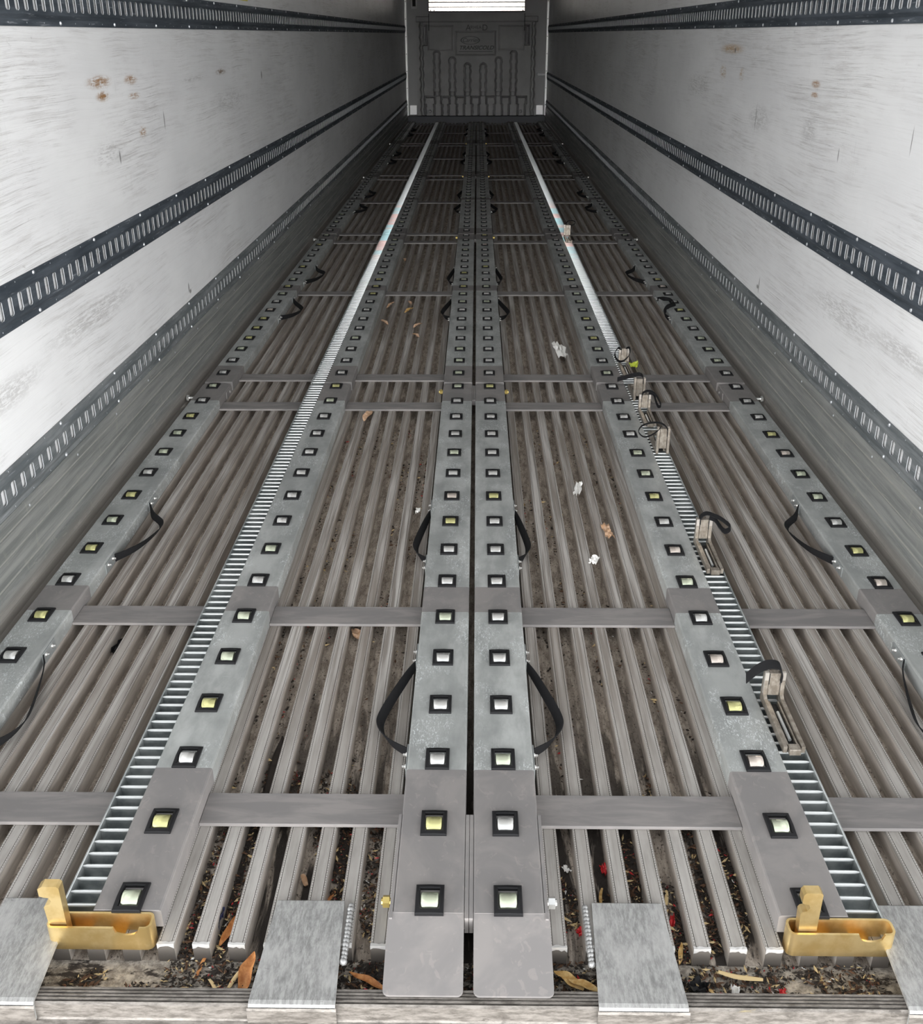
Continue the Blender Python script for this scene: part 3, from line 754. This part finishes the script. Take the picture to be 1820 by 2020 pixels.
pallet_stop(2.160,False,0.100,0.190,[(0.013,-0.006,0.070),(0.012,-0.006,0.096),(-0.006,-0.006,0.116),(-0.040,-0.006,0.122),(-0.080,-0.006,0.110),(-0.092,-0.006,0.086),(-0.070,-0.006,0.066),(-0.036,-0.006,0.078),(-0.012,-0.006,0.104)],[(0.1,1,0.2),(0.1,0.9,-0.1)],0.006,
    'tall nickel pallet stop seen from its back, third from the door, thin strap looped left')
pallet_stop(2.610,True,0.078,0.170,[(-0.013,-0.003,0.064),(-0.010,-0.003,0.082),(0.006,-0.004,0.092),(0.030,-0.006,0.088),(0.050,-0.008,0.066),(0.066,-0.012,0.034),(0.055,-0.014,0.030),(0.044,-0.010,0.052),(0.034,-0.006,0.080),(0.014,-0.004,0.084)],[(0,1,0),(0.3,0.7,0.6)],0.008,
    'nickel pallet stop before the first joint, drooping black strap loop on its right')
pallet_stop(2.760,False,0.098,0.170,[(0.013,-0.004,0.078),(0.012,-0.004,0.104),(-0.004,-0.004,0.116),(-0.030,-0.005,0.112),(-0.060,-0.006,0.104),(-0.096,-0.008,0.094)],[(0,1,0.2),(0.1,0.75,0.6)],0.011,
    'tall nickel pallet stop at the first joint, wide black strap lying left')
pallet_stop(3.260,True,H,0.190,[(-0.012,-0.010,0.080),(-0.030,-0.012,0.086),(-0.044,-0.014,0.062),(-0.034,-0.016,0.034),(-0.012,-0.018,0.024),(0.010,-0.016,0.036),(0.026,-0.014,0.062),(0.022,-0.012,0.088),(0.008,-0.010,0.086)],[(0.3,1,0.2),(0.3,1,0.2)],0.009,
    'nickel pallet stop just past the first joint, strap ringed round its upright')
pallet_stop(6.560,True,0.098,0.200,[(-0.014,-0.004,0.080),(-0.012,-0.004,0.104),(0.004,-0.004,0.124),(0.034,-0.004,0.130),(0.058,-0.004,0.116),(0.044,-0.006,0.096),(0.014,-0.006,0.100)],[(0,1,0.2),(0.2,0.9,0.2)],0.007,
    'farthest nickel pallet stop, alone by the second joint, with a looped strap')

# ------------------------------------------------------------------ aluminium plates over the sill
def sill_plate(x0, x1, label, weld):
    th = 0.006; y0, y1 = -0.186, 0.031; zt = FZ+th
    t = thing('sill_plate', ((x0+x1)/2,y0,FZ), label, 'plate', 'aluminium plates on the sill')
    w = (x1-x0)/2
    m = MB()
    prof = [(0.217,0.0005),(0.217,th-0.001),(0.215,th),(0.004,th),(-0.003,th-0.002),(-0.006,th-0.006),(-0.0075,-0.034),(-0.0015,-0.036),(-0.0010,-0.006),(0.0,0.0005)]
    n = 9
    # bevelled far corners: taper the last centimetre
    def rowx(y): return w-(0.010 if y > 0.212 else 0.0)
    vs = []
    for a, z in prof: vs += [(-rowx(a),a,z),(rowx(a),a,z)]
    k_ = len(prof)
    fs = [(2*i,2*i+1,2*((i+1)%k_)+1,2*((i+1)%k_)) for i in range(k_)]+[tuple(2*i for i in range(k_)),tuple(2*i+1 for i in range(k_))[::-1]]
    m.add(vs, fs); m.build('plate', M_PLATE, t)
    # rough folded lip
    m = MB(); nn = 26; rows_ = []
    for i in range(nn+1):
        x = -w-0.002+(2*w+0.004)*i/nn; j = R.random()*0.003
        rows_.append([(x,-0.0078,0.000),(x,-0.0100,-0.004),(x,-0.0105,-0.020),(x,-0.0102,-0.030-j),(x,-0.0075,-0.034-j)])
    for i in range(nn):
        for l in range(4): m.poly([rows_[i][l],rows_[i+1][l],rows_[i+1][l+1],rows_[i][l+1]])
    m.build('lip', M_SILL, t)
    for sx in weld:
        m = MB(); k2 = 15
        for j in range(k2):
            y = 0.085+j*0.0088; c_ = Vector((sx*(w+0.003),y,0.0005+0.001*R.random()))
            m.hemi(c_,(sx*0.3,-0.4,1),0.0062+0.001*R.random(),0.0062,8)
        m.build('weld_bead', M_WELD, t, (0,0,0), 50)
sill_plate(-0.862,-0.715,'scuffed aluminium sill plate at the left edge, left of the gold end stop',[])
sill_plate(-0.361,-0.218,'scuffed aluminium sill plate between the left gold end stop and the centre ramp lips',[1])
sill_plate(0.214,0.360,'scuffed aluminium sill plate between the centre ramp lips and the right gold end stop',[-1])
sill_plate(0.718,0.865,'scuffed aluminium sill plate at the right edge, right of the gold end stop',[])

# ------------------------------------------------------------------ moulded bulkhead at the front
BX0, BX1, BZ0, BZ1, BY = -1.060, 1.066, 0.078, 1.735, 18.30
def pz(y): return BZ0+(228-y)/121.3      # photo row on the bulkhead -> height
def px(x): return (x-940.7)/113.4
chan = [(861,100),(892,112),(922.5,124),(954,124),(985,112),(1015,100)]
def wav(z): return 0.009*max(-0.2,math.sin(z*2*math.pi/0.155))
def depth(x, z):
    """relief: positive sticks out towards the door"""
    d = 0.0
    g = lambda v, w_: max(0.0,1-abs(v)/w_)
    # scalloped grooves down both sides and across the top corners
    for sx in (-1,1):
        e_ = sx*0.985+0.004
        if z < 1.66: d -= 0.05*min(1,1.6*g(x-e_-0.018*abs(math.sin(z*math.pi/0.17)), 0.035))
        if abs(x) > 0.84 and 1.60 < z < 1.69: d -= 0.05
    inner = abs(x-0.004) < 0.955 and z < 1.60
    if inner: d += 0.012
    # raised picture panels left and right, and the badge panel
    for (a, b, c_, e2) in ((845,893,51,97),(986,1034,51,97),(899.5,978,62,107)):
        xa, xb, za, zb = px(a), px(b), pz(e2), pz(c_)
        if xa-0.02 < x < xb+0.02 and za-0.02 < z < zb+0.02:
            o = min(min(x-xa,xb-x),min(z-za,zb-z)); d -= 0.016*g(o,0.016)
    # upright slots with wavy sides
    for cx, ty in chan:
        x0 = px(cx); zt_ = pz(ty); zb_ = pz(186)
        hw = 0.046+wav(z)
        if zb_-0.02 < z < zt_+0.05:
            ztop = zt_-0.05
            if z > ztop: r_ = math.hypot(x-x0,z-ztop); dd = r_-0.052
            else: dd = abs(x-x0)-hw
            d -= 0.035*min(1,1.5*g(dd,0.017))
            if dd < 0 and z < zb_+0.05: d -= 0.02
        if z < zb_: pass
    # lower pockets
    if z < pz(188.5):
        ed = [px(v) for v in (835,856.5,869,886,899,917.5,930,947.5,961,979,991,1009,1023,1042)]
        for i in range(0,14,2):
            a, b = ed[i], ed[i+1]
            nar = 0.018 if z < pz(205) else 0.0
            ww = 0.5*wav(z*1.4)
            for ev, sg in ((a+nar+ww,1),(b-nar-ww,-1)): d -= 0.055*min(1,1.5*g(x-ev,0.018))
            if a < x < b: d -= 0.05*min(1,1.6*g(z-pz(189.8),0.018)); d -= 0.01
    # slim handles near the upper corners
    for cx in (837,1041.5):
        x0 = px(cx); r_ = max(abs(x-x0)-0.024+0.4*wav(z), 0 if pz(88) < z < pz(49) else 1)
        if pz(89) < z < pz(48) and abs(x-x0) < 0.05:
            dd = max(abs(x-x0)-0.030+0.4*wav(z), pz(87)-z, z-pz(50)); d -= 0.05*min(1,1.5*g(dd,0.018))
    d = max(2.0*d if d < 0 else d,-0.115)
    # cross break below the bright panel
    d -= 0.012*g(z-pz(42.5),0.012)
    return d
bh = MB(); NX, NZ = 248, 194; vid = {}
for j in range(NZ+1):
    z = BZ0+(BZ1-BZ0)*j/NZ
    for i in range(NX+1):
        x = BX0+(BX1-BX0)*i/NX
        bh.v.append((x,BY-depth(x,z),z))
for j in range(NZ):
    for i in range(NX):
        a = j*(NX+1)+i; bh.f.append([a,a+1,a+NX+2,a+NX+1]); bh.m.append(0)
b0 = len(bh.v)
bh.box((BX0,BY+0.128,BZ0),(BX1,YB-0.012,BZ1)); 
bulk = thing('bulkhead', (0,BY,BZ0), 'grey moulded plastic bulkhead with embossed lettering at the far end', 'bulkhead')
def rel(mb): mb.v = [(a,b-BY,c-BZ0) for a,b,c in mb.v]
# shell edges
for (pts) in ([(BX0,BY,BZ0),(BX0,BY+0.127,BZ0),(BX0,BY+0.127,BZ1),(BX0,BY,BZ1)],[(BX1,BY,BZ0),(BX1,BY+0.127,BZ0),(BX1,BY+0.127,BZ1),(BX1,BY,BZ1)],[(BX0,BY,BZ1),(BX1,BY,BZ1),(BX1,BY+0.127,BZ1),(BX0,BY+0.127,BZ1)]): bh.poly(pts)
rel(bh); bh.build('shell', M_POLY, bulk, (0,0,0), 30)
M_EMB = mat('shaded_letter_plastic', (0.14,0.14,0.14), 0.6)  # letters coloured darker than the shell, standing in for relief shade
def text(body, size, x, z, shear=0.0, name='lettering', ext=0.012, sx=1.0, parent=None, mt=None, bold=0.0):
    c_ = bpy.data.curves.new(name, 'FONT'); c_.body = body; c_.size = size; c_.shear = shear; c_.align_x = 'CENTER'; c_.extrude = ext/2; c_.offset = bold
    ob = bpy.data.objects.new(name, c_); COL.objects.link(ob)
    dg = bpy.context.evaluated_depsgraph_get(); me = bpy.data.meshes.new_from_object(ob.evaluated_get(dg))
    bpy.data.objects.remove(ob); bpy.data.curves.remove(c_)
    me.materials.clear(); me.materials.append(mt or M_EMB)
    rot = Matrix.Rotation(math.pi/2,4,'X') @ Matrix.Scale(sx,4,(1,0,0)); me.transform(rot)
    o = link(name, me, parent if parent else bulk, (x,-0.012-ext/2,z-BZ0)); return o
text('A',0.135,px(924),pz(59.5),0,'lettering',0.014); text('IRHEA',0.075,px(938.5),pz(56.5),0,'lettering',0.012); text('D',0.135,px(957),pz(59.5),0,'lettering',0.014)
badge = MB(); n = 40; ax_, az_ = 0.170, 0.066; cx_, cz_ = px(928), pz(78.5)
for j in range(n):
    t0, t1 = 2*math.pi*j/n, 2*math.pi*(j+1)/n
    q_ = []
    for t_, k2 in ((t0,1.0),(t1,1.0),(t1,0.90),(t0,0.90)): q_.append((cx_+ax_*k2*math.cos(t_),BY-0.024,cz_+az_*k2*math.sin(t_)))
    badge.poly(q_)
    badge.poly([q_[0],q_[1],(q_[1][0],BY-0.010,q_[1][2]),(q_[0][0],BY-0.010,q_[0][2])]); badge.poly([q_[3],q_[2],(q_[2][0],BY-0.010,q_[2][2]),(q_[3][0],BY-0.010,q_[3][2])])
rel(badge); badge.build('badge_ring', M_EMB, bulk)
text('Carrier',0.095,cx_,cz_-0.028,0.35,'lettering',0.012,1.0)
text('TRANSICOLD',0.088,px(940),pz(96.3),0.3,'lettering',0.012,1.13,bold=0.002)
u = MB(); u.box((px(905),BY-0.022,pz(100.8)),(px(973),BY-0.010,pz(99.8))); rel(u); u.build('underline', M_EMB, bulk)
for xx in (846,1035.5):
    u = MB(); u.box((px(xx)-0.005,BY-0.017,pz(60)),(px(xx)+0.005,BY-0.008,BZ1)); rel(u); u.build('edge_strip', M_BLACK, bulk)
for xx in (846,1031):
    u = MB(); u.hemi((px(xx),BY-0.012,pz(219.5)),(0,-1,0),0.028,0.022,12); rel(u); u.build('knob', M_POLY, bulk, (0,0,0), 40)
# bright panel above it
pn = thing('duct_panel', (0,18.25,1.765), 'bright polished metal panel above the grey moulded bulkhead', 'panel')
m = MB()
z = 0.0
for h_ in (0.067,0.075,0.42): 
    m.cbox((-0.832,0.0,z+0.004),(0.832,0.03,z+h_-0.004),0.002); z += h_
m.build('sheet', M_MIRROR, pn)
m = MB(); m.box((-0.838,0.010,-0.006),(0.838,0.20,0.58)); m.box((-0.838,-0.003,0.136),(0.838,0.01,0.150)); m.build('seam_backing', M_BLACK, pn)
for xx in (-0.80,-0.74,0.80):
    for zz in (0.015,0.20):
        m = MB(); m.hemi((xx,0.0,zz),(0,-1,0),0.010,0.008,8); m.build('screw', M_DARK, pn)
# small fittings on the front wall
m = MB()
for a, b in (((-1.148,1.83),(-1.125,2.10)),((-1.067,1.83),(-1.044,2.10)),((-1.148,1.812),(-1.044,1.85))): m.cbox((a[0],YB-0.03,a[1]),(b[0],YB-0.001,b[1]),0.004)
m.box((-1.13,YB-0.008,1.84),(-1.06,YB-0.001,2.10),1)
tag(m.build('wall_vent', [M_WHITE,M_BLACK]), 'white framed narrow dark opening high on the front wall, left of the bright panel', 'vent')
m = MB(); m.cbox((1.083,YB-0.10,0.737),(1.226,YB-0.001,0.777),0.004)
tag(m.build('wall_bracket', M_WHITE), 'small white bracket on the front wall, right of the grey bulkhead', 'bracket')
for s, sd in ((-1,'left'),(1,'right')):
    m = MB(); a, b = sorted((s*1.078,s*1.207)); m.cbox((a,YB-0.03,0.082),(b,YB-0.001,0.245),0.004)
    tag(m.build('corner_pad', M_TRIMB), 'pale square pad low on the front wall, %s of the bulkhead' % sd, 'pad', 'pale corner pads')
# warning stickers above the top tracks
for s, sd, ya, yb in ((-1,'left',4.50,4.92),(1,'right',4.42,4.86)):
    m = MB(); a, b = sorted((s*(WX-0.0012),s*(WX-0.0002))); m.box((a,ya,1.572),(b,yb,1.70),0)
    a, b = sorted((s*(WX-0.0016),s*(WX-0.0011))); m.box((a,ya+0.02,1.582),(b,yb-0.02,1.594),1)
    tag(m.build('warning_sticker', [M_YEL,M_BLACK]), 'yellow sticker with black band on the %s wall above the top track' % sd, 'sticker', 'yellow wall stickers')

# ------------------------------------------------------------------ leaves, chips and scraps
def leaf(x, y, z, L, wd, ang, m, label, tilt=0.0, cat='leaf', group='dried leaves on the floor', name='dried_leaf', curl=0.35, side=0.0):
    b = MB(); n = 10; th = 0.0006
    top = []
    for i in range(n+1):
        t = i/n; hw = wd/2*math.sin(math.pi*min(1,t*0.97+0.03))**0.75*(1-0.25*t)+0.0006
        yy = (t-0.5)*L; zz = 0.10*L*math.sin(math.pi*t)*curl*0.7+0.004+0.05*wd*math.sin(13*t+x*31)
        wob = 0.06*wd*math.sin(9*t+x*50)
        top.append([(-hw+wob,yy,zz+curl*hw),(-hw*0.5+wob,yy,zz+curl*hw*0.25),(wob,yy,zz-0.0006),(hw*0.5+wob,yy,zz+curl*hw*0.2),(hw+wob,yy,zz+curl*hw*0.9)])
    for sgn in (0,th):
        base_ = len(b.v)
        for row in top: b.v += [(p[0],p[1],p[2]+sgn) for p in row]
        for i in range(n):
            for j in range(4):
                a = base_+i*5+j; b.f.append([a,a+1,a+6,a+5]); b.m.append(0)
    o = b.build(name, m, None, (x,y,z), 60); o.rotation_euler = (tilt,side,ang)
    return tag(o, label, cat, group)
def stick(x, y, z, L, r, ang, m, label, tilt=0.0, cat='wood chip', name='wood_chip', flat=2.2):
    b = MB(); n = 7; ph = R.random()*6
    pts = [((t/n-0.5)*L,0.04*L*math.sin(4*t/n+ph),0.0) for t in range(n+1)]
    vs = []
    for i, p in enumerate(pts):
        k2 = (0.55+0.45*math.sin(math.pi*(0.12+0.8*i/n)))
        vs += [(p[0],p[1]+r*flat*k2*math.cos(q_),p[2]+r*(1+k2*math.sin(q_))) for q_ in [2*math.pi*j/6 for j in range(6)]]
    fs = [(i*6+j,i*6+(j+1)%6,(i+1)*6+(j+1)%6,(i+1)*6+j) for i in range(n) for j in range(6)]+[tuple(range(6))[::-1],tuple(range(n*6,n*6+6))]
    b.add(vs, fs); o = b.build(name, m, None, (x,y,z), 40); o.rotation_euler = (0,tilt,ang)
    return tag(o, label, cat)
def scrap(x, y, z, sx, sy, m, label, name, cat, seed, h=0.012, group=None, ang=None):
    """crumpled bit of film or paper"""
    b = MB(); rr = random.Random(seed); n = 6
    g = [[(sx*(i/n-0.5)*(0.7+0.5*rr.random()),sy*(j/n-0.5)*(0.7+0.5*rr.random()),h*rr.random()) for i in range(n+1)] for j in range(n+1)]
    for th in (0,0.0005):
        base_ = len(b.v)
        for row in g: b.v += [(p[0],p[1],p[2]+th) for p in row]
        for j in range(n):
            for i in range(n):
                a = base_+j*(n+1)+i; b.f.append([a,a+1,a+n+2,a+n+1]); b.m.append(0)
    o = b.build(name, m, None, (x,y,z)); o.rotation_euler = (0,0,(rr.random()-0.5)*0.5 if sy > 2*sx else rr.random()*3)
    return tag(o, label, cat, group)
G0 = BZ+0.004
leaf(-0.383,-0.100,G0+0.004,0.078,0.026,math.radians(-8),M_LEAF[0],'big orange curled leaf lying against the left centre sill plate',0.3,curl=0.6)
leaf(-0.174,-0.112,G0+0.002,0.075,0.014,math.radians(62),M_LEAF[0],'narrow orange leaf in the gutter left of the centre ramp lips',0.0)
leaf(0.172,-0.108,G0+0.004,0.060,0.022,math.radians(52),M_LEAF[1],'broad ochre leaf in the gutter just right of the centre ramp lips',0.05)
leaf(0.197,-0.122,G0+0.008,0.056,0.016,math.radians(66),M_LEAF[1],'ochre leaf tip touching the sill plate right of centre',0.0)
leaf(0.376,-0.045,G0,0.045,0.008,math.radians(-14),M_LEAF[1],'slim yellow leaf beside the right centre sill plate',0.1)
leaf(-0.440,-0.005,G0+0.003,0.066,0.014,math.radians(-12),M_LEAF[0],'rusty leaf wedged between two ribs next to the navy scrap',0.1,side=0.6)
leaf(-0.439,2.645,FZ+0.001,0.125,0.034,math.radians(-10),M_LEAF[2],'largest tan leaf on the ribs past the crossbar before the first joint',0.0,curl=0.5)
leaf(-0.312,0.990,G0+0.010,0.055,0.028,math.radians(20),M_LEAF[2],'tan leaf in a channel just before the second crossbar',0.0,curl=0.6)
leaf(-0.491,4.56,FZ+0.001,0.15,0.018,math.radians(-15),M_LEAF[2],'tan leaf past the first joint, nearest the left inner rail of the upper group',curl=0.5)
leaf(-0.384,4.61,FZ+0.001,0.10,0.020,math.radians(12),M_LEAF[2],'upper tan leaf of the pair in the middle of the left lane',curl=0.5)
leaf(-0.376,4.43,FZ+0.001,0.13,0.024,math.radians(-20),M_LEAF[1],'lower ochre leaf of the pair in the middle of the left lane',curl=0.5)
leaf(-0.500,4.16,FZ+0.001,0.12,0.026,math.radians(25),M_LEAF[2],'tan leaf lying closest to the left inner rail',curl=0.5)
leaf(-0.308,4.09,FZ+0.001,0.10,0.024,math.radians(-25),M_LEAF[2],'crumpled tan leaf toward the centre rail, above a smaller one',curl=0.6)
leaf(-0.310,3.89,FZ+0.001,0.08,0.022,math.radians(30),M_LEAF[2],'small tan leaf toward the centre rail, nearest of the group past the joint',curl=0.6)
leaf(-0.496,5.88,FZ+0.001,0.10,0.022,math.radians(5),M_LEAF[2],'lone tan leaf farthest along the left lane',curl=0.5)
stick(-0.402,-0.104,G0,0.060,0.0018,math.radians(62),M_STRAW,'pale straw-coloured splinter leaning beside the big orange leaf',-0.2)
stick(-0.437,-0.125,G0,0.046,0.0014,math.radians(-55),M_STRAW,'short yellowish splinter in the gutter near the red scrap')
stick(-0.468,-0.075,G0,0.055,0.0016,math.radians(70),M_LEAF[0],'thin brown splinter at the rib ends left of the orange leaf',-0.2)
stick(-0.520,-0.137,G0,0.050,0.0012,math.radians(8),M_STRAW,'thin straw along the sill, left of the splinters')
stick(-0.318,0.117,G0+0.004,0.026,0.0025,math.radians(-60),M_LEAF[2],'stubby tan wood chip between ribs behind the left centre sill plate',0.2)
stick(-0.262,0.075,G0,0.045,0.0016,math.radians(75),M_LEAF[0],'reddish splinter in the channel behind the left centre sill plate')
stick(-0.420,0.020,G0,0.085,0.0014,math.radians(80),M_LEAF[1],'long brown stalk along a channel left of the sill plate')
stick(0.470,-0.095,G0+0.004,0.075,0.0024,math.radians(-14),M_STRAW,'long straw-coloured splinter in the right gutter')
stick(0.425,-0.132,G0,0.038,0.0018,math.radians(-38),M_LEAF[1],'ochre splinter by the sill, right of the right centre plate')
stick(0.560,-0.135,G0,0.060,0.0018,math.radians(-6),M_STRAW,'flat straw lying along the sill below the right gold end stop')
stick(0.250,0.085,G0,0.045,0.0014,math.radians(80),M_LEAF[1],'brown stalk in the channel behind the right centre sill plate')
stick(0.373,0.085,G0,0.036,0.0016,math.radians(85),M_STRAW,'pale straw in the channel right of the right centre sill plate')
scrap(-0.459,0.010,G0,0.016,0.050,M_BLUE,'navy blue crumpled scrap between two ribs at the left','plastic_scrap','scrap',3,0.03)
scrap(-0.418,-0.138,G0,0.014,0.012,M_REDP,'red scrap in the left gutter against the sill','plastic_scrap','scrap',4,0.010)
scrap(0.262,0.152,G0,0.012,0.026,M_REDP,'bright red scrap in a channel, farthest of the red bits right of centre','plastic_scrap','scrap',5,0.010)
scrap(0.205,0.000,G0,0.016,0.022,M_REDP,'red scrap left of the right centre sill plate','plastic_scrap','scrap',6,0.010)
scrap(0.373,0.026,G0,0.010,0.026,M_REDP,'red scrap touching the right edge of the right centre sill plate','plastic_scrap','scrap',7,0.012)
scrap(0.535,-0.128,G0,0.020,0.012,M_REDP,'dark red scrap in the gutter below the right rib ends','plastic_scrap','scrap',8,0.008)
scrap(0.455,-0.128,G0,0.026,0.014,M_PAPER,'crumpled white scrap in the right gutter against the sill','paper_scrap','scrap',9,0.012)
scrap(0.190,0.152,G0,0.012,0.018,M_PAPER,'small white chip in the channel beside the right centre rail','paper_scrap','scrap',10,0.008)
scrap(0.395,-0.118,G0,0.030,0.030,M_BLK,'black crumpled film beside the right centre sill plate','plastic_scrap','scrap',11,0.012)
scrap(0.428,3.58,FZ+0.001,0.050,0.24,M_PAPER,'torn white paper on the ribs before the first joint, right lane','paper_scrap','scrap',12,0.03)
scrap(0.367,1.90,FZ+0.001,0.024,0.13,M_PAPER,'narrow white paper strip in the middle of the right lane','paper_scrap','scrap',13,0.014)
scrap(0.369,1.37,FZ+0.001,0.026,0.05,M_PAPER,'small white paper corner nearest the second crossbar, right lane','paper_scrap','scrap',14,0.012)
scrap(-0.183,1.715,FZ+0.001,0.014,0.035,M_PAPER,'white crumb beside the left centre rail','paper_scrap','scrap',15,0.010)
scrap(0.431,1.57,FZ+0.001,0.030,0.10,M_LEAF[2],'brown torn scrap between the two white papers of the right lane','paper_scrap','scrap',16,0.010)
scrap(0.747,3.33,FZ+0.002,0.030,0.06,M_LIME,'lime green scrap tucked behind the pallet stop past the first joint','plastic_scrap','scrap',17,0.035)
scrap(-0.934,0.95,BZ+0.003,0.022,0.10,M_BLK,'black scrap in a channel of the outer left lane','plastic_scrap','scrap',18,0.02)
# dark soil clump in a channel (the long dark patch)
m = MB(); n = 22
rows_ = []
for i in range(n+1):
    t_ = i/n; hw = 0.0145*math.sin(math.pi*min(1,max(0,0.04+0.93*t_)))**0.6
    rows_.append([(-hw,(t_-0.5)*0.24,0.0),(-hw*0.5,(t_-0.5)*0.24,0.006+0.003*R.random()),(hw*0.4,(t_-0.5)*0.24,0.007+0.003*R.random()),(hw,(t_-0.5)*0.24,0.0)])
for i in range(n):
    for j in range(3): m.poly([rows_[i][j],rows_[i][j+1],rows_[i+1][j+1],rows_[i+1][j]])
tag(m.build('soil_clump', M_SOIL, None, (-0.4375,0.44,BZ+0.0005), 40), 'long dark soil clump in a channel, beyond the nearest left crossbar', 'soil')
# loose soil and bark crumbs, uncountable
def crumbs(name, count, label, sampler, seed):
    rr = random.Random(seed); b = MB()
    for _ in range(count):
        x, y = sampler(rr)
        u_ = rr.random()
        mi = 0 if u_ < 0.66 else 1 if u_ < 0.87 else 2 if u_ < 0.955 else 3 if u_ < 0.985 else 4
        sz = (0.0015+0.0035*rr.random()**2)*(1.0 if mi < 3 else 0.8); z = BZ+0.0005+0.006*rr.random()**1.5
        a = rr.random()*6.28; el = 1+1.8*rr.random() if mi else 1+0.6*rr.random()
        ca, sa = math.cos(a)*sz*el, math.sin(a)*sz*el; cb, sb = -math.sin(a)*sz*0.6, math.cos(a)*sz*0.6
        h_ = sz*(0.4+0.8*rr.random())
        vs = [(x+ca,y+sa,z+h_*rr.random()*0.6),(x+cb,y+sb,z),(x-ca,y-sa,z+h_*rr.random()*0.6),(x-cb,y-sb,z),(x,y,z+h_),(x,y,z-h_*0.4)]
        b.add(vs, [(0,1,4),(1,2,4),(2,3,4),(3,0,4),(1,0,5),(2,1,5),(3,2,5),(0,3,5)], mi)
    o = b.build(name, [M_SOIL,M_SOIL2,M_STRAW,M_REDP,M_PAPER])
    return tag(o, label, 'debris', None, 'stuff')
def s_gut(rr):
    while True:
        x = rr.uniform(-0.70,0.71); y = -0.151+0.086*rr.random()**1.3
        n_ = mnoise.noise(Vector((x*14,y*30,0.3)))
        if x < -0.53 and n_ < 0.25: continue
        if n_ > -0.25: return x, y
CHX = [x+0.03125 for x in RIBX if 0.12 < abs(x+0.03125) < 0.56]
def s_chan(rr):
    while True:
        x = rr.choice(CHX)+rr.uniform(-0.0145,0.0145); y = -0.06+0.5*rr.random()**1.7
        if mnoise.noise(Vector((x*9,y*7,1.7))) > -0.12+0.9*max(0,y-0.18): return x, y
def s_far(rr):
    if rr.random() < 0.70: return s_chan(rr)
    while True:
        x = rr.choice(CHX)+rr.choice((-1,1))*(0.0148-0.009*rr.random()**2); y = rr.uniform(0.3,2.6)
        if mnoise.noise(Vector((x*11,y*5,4.7))) > 0.02: return x, y
crumbs('soil_crumbs', 5200, 'dark soil and bark crumbs filling the gutter behind the sill', s_gut, 21)
crumbs('soil_crumbs', 9000, 'dark soil and bark crumbs in the channels between the floor ribs, thickest by the door', s_far, 22)
